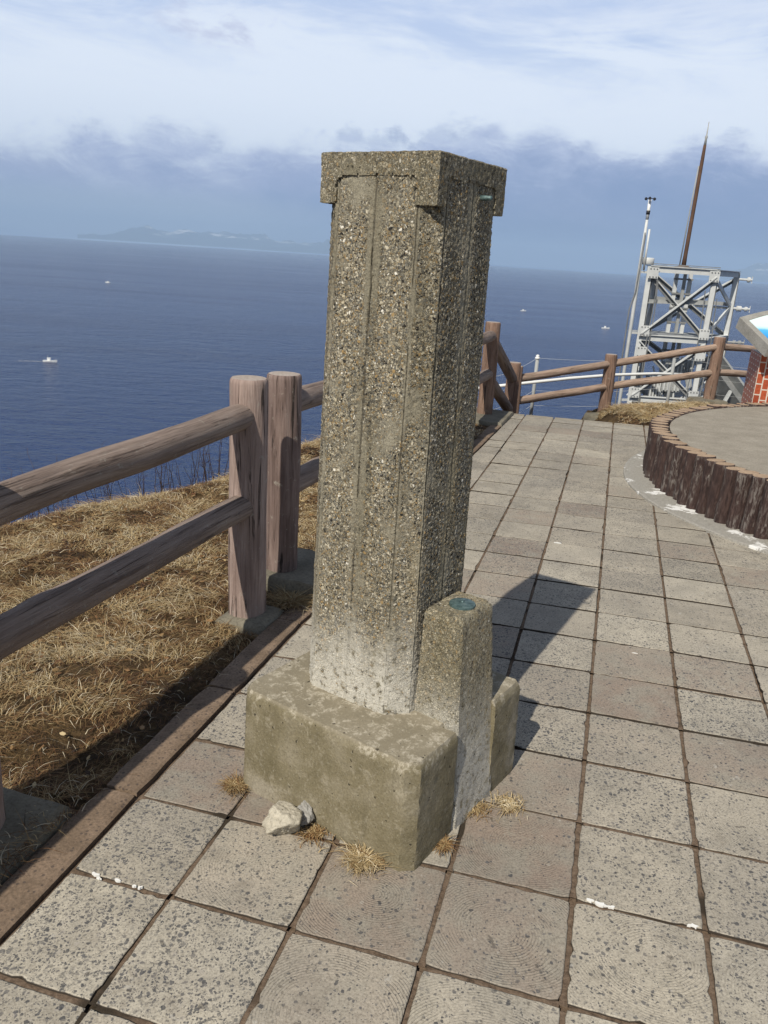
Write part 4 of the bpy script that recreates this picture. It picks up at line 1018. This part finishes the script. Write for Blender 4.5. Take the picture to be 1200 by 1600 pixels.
    mb = MB(); mb.tube([am(4.93), am(5.10), am(5.16), am(5.2), am(5.55)], [.04, .03, .045, .02, .010], 8); mb.tube([am(1.65) + Vector((-.12, 0, 0)), am(3.0) + Vector((-.10, 0, 0)), am(4.4) + Vector((-.07, 0, 0))], .018, 6); mb.build('antenna_tip', M['steel_dull'], root, True)
    # wind gauge pole at the left
    mb = MB(); w = Vector((6.78, 23.9)); mb.tube([p3(w, -9), p3(w, 1.7), p3(w, 2.9)], [.058, .05, .036], 10); mb.tube([p3(w + Vector((.12, 0)), 1.5), p3(w + Vector((.11, 0)), 2.6)], .03, 8); mb.tube([p3(w + Vector((-.11, 0)), -9), p3(w + Vector((-.12, 0)), .4), p3(w + Vector((-.04, -.08)), .9), p3(w + Vector((-.02, -.09)), 2.5)], .02, 6, mi=1); mb.build('gauge_pole', [M['steel'], M['steel_dark']], root, True)
    mb = MB(); mb.tube([p3(w, 2.85), p3(w, 3.36)], .045, 8); mb.tube([p3(w, 2.98), p3(w, 3.08)], .055, 8, mi=1); mb.build('pole_tip', [M['white_gloss'], M['black']], root, True)
    mb = MB()
    for k_ in range(3):
        a = R(10 + 120 * k_); e = Vector((.13 * math.cos(a), .13 * math.sin(a), 0)); c_ = p3(w, 3.40); mb.tube([c_, c_ + e], .010, 5); mb.lathe(c_ + e - Vector((0, 0, .05)), [(.015, 0), (.04, .02), (.04, .06), (.015, .08)], 8)
    mb.build('wind_cups', M['black'], root)
    for z_ in (-.24, 1.45, -2.2):
        mb = MB(); mb.bar(p3(w, z_), p3(FL, z_), .06, .06); mb.build('strut', M['steel'], root)
tower()
def chute():
    root = empty('sloping_duct', (11.2, 25.5, -3.5)); tag(root, 'flat grey metal duct sloping down to the right of the tower on thin struts', 'duct')
    L0 = Vector(root.location)
    a = Vector((9.75, 25.6, -.95)) - L0; b = Vector((12.0, 25.3, -3.35)) - L0; d = (b - a).normalized(); s_ = Vector((.55, -.83, .1)); s_ = (s_ - d * s_.dot(d)).normalized(); n = d.cross(s_)
    mb = MB(); Mx = Matrix((s_, n, d)).transposed(); mb.box((a + b) / 2, (1.15, .07, (b - a).length), Mx); mb.build('panel', M['steel_dull'], root)
    mb = MB(); mb.box((a + b) / 2 - Vector((0, 0, .22)), (.7, .22, (b - a).length * .94), Mx); mb.build('underside', M['steel_dark'], root)
    for f, e in ((.35, (-.6, 0, -1.6)), (.6, (-.4, 0, -1.5)), (.6, (.5, 0, -1.4)), (.9, (0, 0, -1.2)), (.8, (-1.9, -.2, -.9))):
        mb = MB(); p = a.lerp(b, f) - Vector((0, .3, .1)); mb.bar(p, p + Vector(e), .09, .09); mb.build('strut', M['steel'], root)
    mb = MB(); p = Vector((10.0, 25.0, -3.3)) - L0; mb.bar(p, p + Vector((1.7, 0, .9)), .1, .1); mb.bar(p + Vector((1.2, 0, -1)), p + Vector((1.9, 0, 1.0)), .09, .09); mb.build('strut', M['white_gloss'], root)
chute()

# ------------------------------------------------------------------ boats
def boat(x_, y_, L, rz, label):
    root = empty('fishing_boat', (x_, y_, -80), rz); tag(root, label, 'boat', 'white fishing boats out on the sea')
    st = [(-.5, .13, .30, .10), (-.3, .16, .28, .09), (0, .17, .28, .09), (.25, .13, .32, .10), (.42, .06, .40, .12), (.5, .005, .46, .16)]; vs = []; fs = []
    for s_, hw, top, kb in st:
        sc_ = .42
        vs += [(s_ * L, -hw * L, top * L * sc_), (s_ * L, -hw * .75 * L, 0), (s_ * L, 0, -.05 * L), (s_ * L, hw * .75 * L, 0), (s_ * L, hw * L, top * L * sc_)]
    for i in range(len(st) - 1):
        for k_ in range(4): fs.append([i * 5 + k_, (i + 1) * 5 + k_, (i + 1) * 5 + k_ + 1, i * 5 + k_ + 1])
        fs.append([i * 5, i * 5 + 4, (i + 1) * 5 + 4, (i + 1) * 5])
    fs.append([0, 1, 2, 3, 4])
    mb = MB(); mb.add(vs, fs); mb.build('hull', M['white_gloss'], root)
    mb = MB(); mb.box((-.08 * L, 0, .20 * L), (.22 * L, .18 * L, .18 * L)); mb.box((-.08 * L, 0, .30 * L), (.27 * L, .22 * L, .025 * L)); mb.build('cabin', M['white_gloss'], root)
    mb = MB(); mb.tube([(-.16 * L, 0, .28 * L), (-.16 * L, 0, .52 * L)], .012 * L, 6); mb.tube([(.35 * L, 0, .1 * L), (.35 * L, 0, .33 * L)], .008 * L, 6); mb.build('mast', M['steel_dull'], root)
boat(-228, 535, 9.0, R(8), 'white fishing boat trailing a wake, nearest the fence at the left')
boat(-542, 1548, 10.5, R(160), 'tiny white boat far out beneath the snowy hills')
boat(228, 1497, 10.5, R(15), 'tiny white boat on open sea just right of the pillar')
boat(301, 1187, 11, R(-5), 'small white boat just left of the steel tower')
boat(440, 1069, 11, R(5), 'small white boat seen between the tower and the map table')
def wake():
    mb = MB(); r = random.Random(6)
    for k_ in range(46):
        f = k_ / 45; x_ = -234 - 15 * f; s_ = r.uniform(.25, .7) * (1 - .5 * f); c = Vector((x_ + r.uniform(-.5, .5), 534 - 2 * f + r.choice((-1, 1)) * 2.8 * f * r.uniform(.6, 1), -79.9)); n = 7
        mb.add([c + Vector((s_ * 1.8 * math.cos(a) * r.uniform(.6, 1), s_ * math.sin(a) * r.uniform(.6, 1), 0)) for a in np.arange(n) * 2 * math.pi / n], [list(range(n))])
    mb.build('wake_foam', M['white_paint'])['kind'] = 'stuff'
wake()

# ------------------------------------------------------------------ dry grass
def blades(name, P, D, Ln, wid, tint, mat, droop=.5, segs=4, parent=None):
    """many curved blades: roots P, lean vectors D, lengths Ln"""
    N = len(P); D = D / np.linalg.norm(D, axis=1)[:, None]
    side = np.cross(D, [0, 0, 1.0]); side += nr.normal(0, .25, side.shape); side /= np.linalg.norm(side, axis=1)[:, None]
    hor = D.copy(); hor[:, 2] = 0; hor /= np.maximum(np.linalg.norm(hor, axis=1), 1e-6)[:, None]
    pos = P.copy(); V = np.zeros((N, segs + 1, 2, 3)); dirv = D.copy(); step = (Ln / segs)[:, None]
    curl = nr.normal(0, .25, (N, 1)) * side
    for s_ in range(segs + 1):
        w = (wid * (1 - .80 * s_ / segs))[:, None]
        V[:, s_, 0] = pos - side * w / 2; V[:, s_, 1] = pos + side * w / 2
        dirv = dirv + (hor * .35 - np.array([0, 0, 1.0]) * droop) * (1.0 / segs) * 1.3 + curl / segs; dirv /= np.linalg.norm(dirv, axis=1)[:, None]
        pos = pos + dirv * step
        lo = P[:, 2] + .004; pos[:, 2] = np.maximum(pos[:, 2], lo - .02 * s_ / segs + np.abs(tint) * .008)
    nv = (segs + 1) * 2; V = V.reshape(-1, 3); base = (np.arange(N) * nv)[:, None, None]
    q = np.array([[2 * s_, 2 * s_ + 1, 2 * s_ + 3, 2 * s_ + 2] for s_ in range(segs)])[None]; F = (base + q).reshape(-1, 4)
    me = bpy.data.meshes.new(name); me.vertices.add(len(V)); me.vertices.foreach_set('co', V.astype('f').ravel())
    me.loops.add(F.size); me.loops.foreach_set('vertex_index', F.ravel().astype('i'))
    me.polygons.add(len(F)); me.polygons.foreach_set('loop_start', np.arange(0, F.size, 4, dtype='i')); me.update(calc_edges=True)
    a = me.attributes.new('tint', 'FLOAT', 'POINT'); a.data.foreach_set('value', np.repeat(tint.astype('f'), nv))
    return link(name, me, mat, parent)
def vnoise(X, Y, s, seed): return np.array([noise.noise(Vector((a * s, b * s, seed))) for a, b in zip(X, Y)])
def grass():
    N = 980000; X = nr.uniform(-4.2, 3.4, N); Y = nr.uniform(.2, 10.4, N)
    q0 = X - TO.x; q1 = Y - TO.y; ti = (q0 * TX.x + q1 * TX.y) / TS; tj = (q0 * TY.x + q1 * TY.y) / TS
    kin = np.where(tj < 4.6, -1.93, -1.93 + (tj - 4.6) * .0262)
    d = edge_dist(X, Y)
    left = (ti < kin - .30) & (d < .55)
    far = (X > 2.3) & (Y > 8.55) & (d < .9) & (np.hypot(X - DC.x, Y - DC.y) > 2.36) & (ti > 2.2) & (tj > 23.9)
    keep = left | far
    X, Y = X[keep], Y[keep]; d = d[keep]; ti = ti[keep]; kin = kin[keep]
    dist = np.hypot(X, Y); k2 = nr.random(len(X)) < np.clip(4.6 / np.maximum(dist, 1) ** 1.0, .30, 1); X, Y, d, ti, kin = X[k2], Y[k2], d[k2], ti[k2], kin[k2]
    n1 = vnoise(X, Y, 2.6, 1.0); n2 = vnoise(X, Y, 7.0, 4.0); n3 = vnoise(X, Y, 14.0, 8.0)
    near_kerb = np.clip(1 - (kin - .36 - ti) / .9, 0, 1)                    # trodden strip of short dark litter beside the kerb
    bare = (n2 < -.28 - .5 * near_kerb) & (nr.random(len(X)) < .75)
    for fx, fy in ((-.562, 3.16), (-.98, 1.76), (-.475, 3.56)): bare |= np.hypot(X - fx, Y - fy) < .10
    ok = ~bare; X, Y, d, n1, n2, n3, near_kerb = (a[ok] for a in (X, Y, d, n1, n2, n3, near_kerb)); N = len(X)
    Z = terrain_z(X, Y) + .006 + np.maximum(-.012, .012 + .035 * np.array([fbm((a, b, 0), 1.9, 4) for a, b in zip(X, Y)]))
    ang = 1.2 + n1 * 5.0 + n3 * 2.2 + nr.normal(0, 1.0, N)
    up = np.clip(.42 + .5 * n2 + nr.normal(0, .28, N), .06, 1.4)
    D = np.column_stack([np.cos(ang), np.sin(ang), up])
    Ln = nr.gamma(5, .0128, N) * (1 + .5 * n1) * (1 - .35 * near_kerb); Ln *= np.where(d > -.5, 1.15, 1)
    wid = nr.uniform(.0011, .0027, N) * np.clip(np.hypot(X, Y) / 3.2, .9, 2.2)
    dark_p = np.clip((-n2 - .02) * 2.4, 0, 1) * .36 + np.clip((-vnoise(X, Y, 3.4, 12.0) - .02) * 3, 0, 1) * .30
    tint = np.clip(.55 + .30 * n1 + .30 * n3 + nr.normal(0, .19, N) - .16 * near_kerb - dark_p, 0, 1); tint[nr.random(N) < .035] = .97; tint[nr.random(N) < .08] *= .35
    o = blades('grass', np.column_stack([X, Y, Z]), D, np.clip(Ln, .02, .26), wid, tint, M['blade'], .55, 3); tag(o, 'matted dry straw grass on the cliff edge', 'grass', kind='stuff')
    print('blades', N)
grass()
def mound_grass():
    N = 60000; X = nr.uniform(2.45, 4.0, N); Y = nr.uniform(8.5, 10.6, N)
    k = (np.hypot(X - DC.x, Y - DC.y) > 2.36) & (Y > 8.62 + .0 * X) & (edge_dist(X, Y) < 1.3) & (X > 2.72 + .3 * np.abs(nr.normal(0, .5, N))); X, Y = X[k], Y[k]; N = len(X)
    Z = terrain_z(X, Y) + .012 + .05 * np.clip(vnoise(X, Y, 3.0, 2.0) + .3, 0, 1); ang = vnoise(X, Y, 4.0, 6.0) * 6 + nr.normal(0, 1.0, N)
    D = np.column_stack([np.cos(ang), np.sin(ang), np.clip(nr.normal(.7, .4, N), .1, 2)])
    o = blades('grass', np.column_stack([X, Y, Z]), D, nr.gamma(6, .014, N), nr.uniform(.003, .006, N), np.clip(.62 + .3 * vnoise(X, Y, 5.0, 3.0) + nr.normal(0, .2, N), 0, 1), M['blade'], .5, 3); tag(o, 'straw grass on the bank between the far fence and the round dais', 'grass', kind='stuff')
mound_grass()
def litter():
    """dead leaves and husks lying among the grass by the kerb"""
    N = 2600; X = nr.uniform(-2.6, .2, N); Y = nr.uniform(1.0, 6.5, N)
    q0 = X - TO.x; q1 = Y - TO.y; ti = (q0 * TX.x + q1 * TX.y) / TS; k = (ti < -2.38) & (edge_dist(X, Y) < -.1)
    X, Y = X[k], Y[k]; mb = MB(); r = random.Random(3); cols = []
    for x_, y_ in zip(X, Y):
        c = Vector((x_, y_, float(terrain_z(np.array([x_]), np.array([y_]))[0]) + .02 + .02 * r.random())); s_ = r.uniform(.006, .018); Mx = (Matrix.Rotation(r.uniform(0, 6.3), 3, 'Z') @ Matrix.Rotation(r.uniform(-.7, .7), 3, 'X'))
        p = [(-1, 0, 0), (-.3, -.45, .15), (.5, -.4, .1), (1, 0, .3), (.5, .4, .1), (-.3, .45, .15)]
        mb.add([c + Mx @ (Vector(v) * s_) for v in p], [list(range(6))]); cols += [min(1, max(0, r.gauss(.28, .2)))] * 6
    me = mb.mesh('leaf_litter'); a = me.attributes.new('tint', 'FLOAT', 'POINT'); a.data.foreach_set('value', np.array(cols, 'f'))
    tag(link('leaf_litter', me, M['blade']), 'dead leaves and husks scattered through the dry grass', 'leaf litter', kind='stuff')
litter()
def stalks():
    mb = MB(); r = random.Random(14)
    E2 = [(-3.0, 3.3), (-2.25, 4.3), (-1.75, 4.8), (-1.3, 5.35), (-1.0, 5.75)]
    for k_ in range(105):
        f = r.random() * 3.999; i = int(f); a, b = Vector(E2[i]), Vector(E2[i + 1]); p = a.lerp(b, f - i); nrm = Vector((b.y - a.y, -(b.x - a.x))).normalized() * -1
        p += nrm * r.uniform(-.05, .75)
        z_ = float(terrain_z(np.array([p.x]), np.array([p.y]))[0]); h_ = r.uniform(.14, .40) + max(0, -(z_ + .09)) * .55
        pts = [Vector((p.x, p.y, z_ - .02))]; lean = Vector((r.gauss(0, .14), r.gauss(0, .14), 1)); pts = [pts[0] + lean * (h_ * q / 4) + Vector((r.gauss(0, .006), r.gauss(0, .006), 0)) for q in range(5)]
        mb.tube(pts, [.0028, .0024, .002, .0016, .0010], 4)
        for q in range(r.randint(0, 6)):
            s_ = pts[1 + r.randrange(4)]; mb.tube([s_, s_ + Vector((r.gauss(0, .025), r.gauss(0, .025), r.uniform(.01, .05)))], [.0016, .001], 3)
    tag(mb.build('dead_stalks', M['twig']), 'dark dead weed stalks standing along the cliff edge against the sea', 'weed stalks', kind='stuff')
stalks()
def tuft(x_, y_, n, ln, spread, tint0, label, upv=.7, base_z=None, long=0):
    N = n; a = nr.uniform(0, 6.283, N); rr = np.abs(nr.normal(0, spread, N)); P = np.column_stack([rr * np.cos(a), rr * np.sin(a), np.zeros(N) + .002])
    a2 = a + nr.normal(0, 1.6, N); D = np.column_stack([np.cos(a2), np.sin(a2), np.clip(nr.normal(upv, .35, N), .05, 3)])
    L = nr.gamma(7, ln / 7, N);
    if long: L[:long] *= 2.0; D[:long, 2] += 1.0
    o = blades('grass_tuft', P, D, L, nr.uniform(.0016, .0032, N), np.clip(nr.normal(tint0, .16, N), 0, 1), M['blade'], .5, 4)
    o.location = (x_, y_, gz(x_, y_) + .001 if base_z is None else base_z); tag(o, label, 'grass tuft', 'dry tufts growing round the foot of the pillar')
tuft(.005, 1.697, 800, .034, .024, .62, 'pale spiky straw tuft at the front corner of the pillar block', .9, None, 8)
tuft(-.380, 1.972, 600, .032, .015, .42, 'brown dead tuft at the left corner of the pillar block', 1.0)
tuft(.415, 1.955, 330, .024, .024, .66, 'flat pale tuft lying on the slab right of the pillar block', .02)
tuft(.315, 1.935, 260, .026, .024, .45, 'small brown tuft in the joint beside the survey post', .3)
tuft(.215, 1.775, 300, .030, .011, .26, 'dark withered tuft under the right face of the pillar block', .2)
tuft(-.13, 1.79, 260, .024, .026, .36, 'thin reddish tuft between the white stone and the straw tuft', .15)
tuft(-.385, 3.33, 800, .10, .045, .56, 'drooping straw tuft beside the footing of the dark split post', .9)

# ------------------------------------------------------------------ stones
def stone(x_, y_, size, seed, mat, label, amp=.35):
    bm = bmesh.new(); bmesh.ops.create_icosphere(bm, subdivisions=5, radius=1.0); r = random.Random(seed)
    planes = [(Vector((r.gauss(0, 1), r.gauss(0, 1), r.gauss(0, 1))).normalized(), r.uniform(.58, .85)) for _ in range(11)]
    for v in bm.verts:
        d = v.co.normalized(); q = 1.15
        for nrm, o_ in planes:
            k_ = d.dot(nrm)
            if k_ > .05: q = min(q, o_ / k_)
        q += noise.fractal(d * 2.0 + Vector((seed, 0, 0)), .9, 2.1, 3) * amp * .28 + .045 * noise.fractal(d * 8 + Vector((0, seed, 0)), .8, 2, 4)
        v.co = d * q; v.co.x *= size[0]; v.co.y *= size[1]; v.co.z *= size[2]
    zmin = min(v.co.z for v in bm.verts)
    for v in bm.verts: v.co.z = max(v.co.z - zmin * .82, 0)
    me = bpy.data.meshes.new('stone'); bm.to_mesh(me); bm.free(); smooth(me)
    o = link('stone', me, mat); o.location = (x_, y_, gz(x_, y_) - .001); o.rotation_euler = (0, 0, R(seed * 37)); tag(o, label, 'stone', 'loose stones in front of the pillar')
stone(-.215, 1.797, (.064, .052, .044), 5, M['rock'], 'rough white pitted stone lying against the front of the pillar block', .38)
stone(-.160, 1.835, (.036, .032, .040), 8, M['rock_grey'], 'smaller grey stone tucked behind the white pitted one', .25)
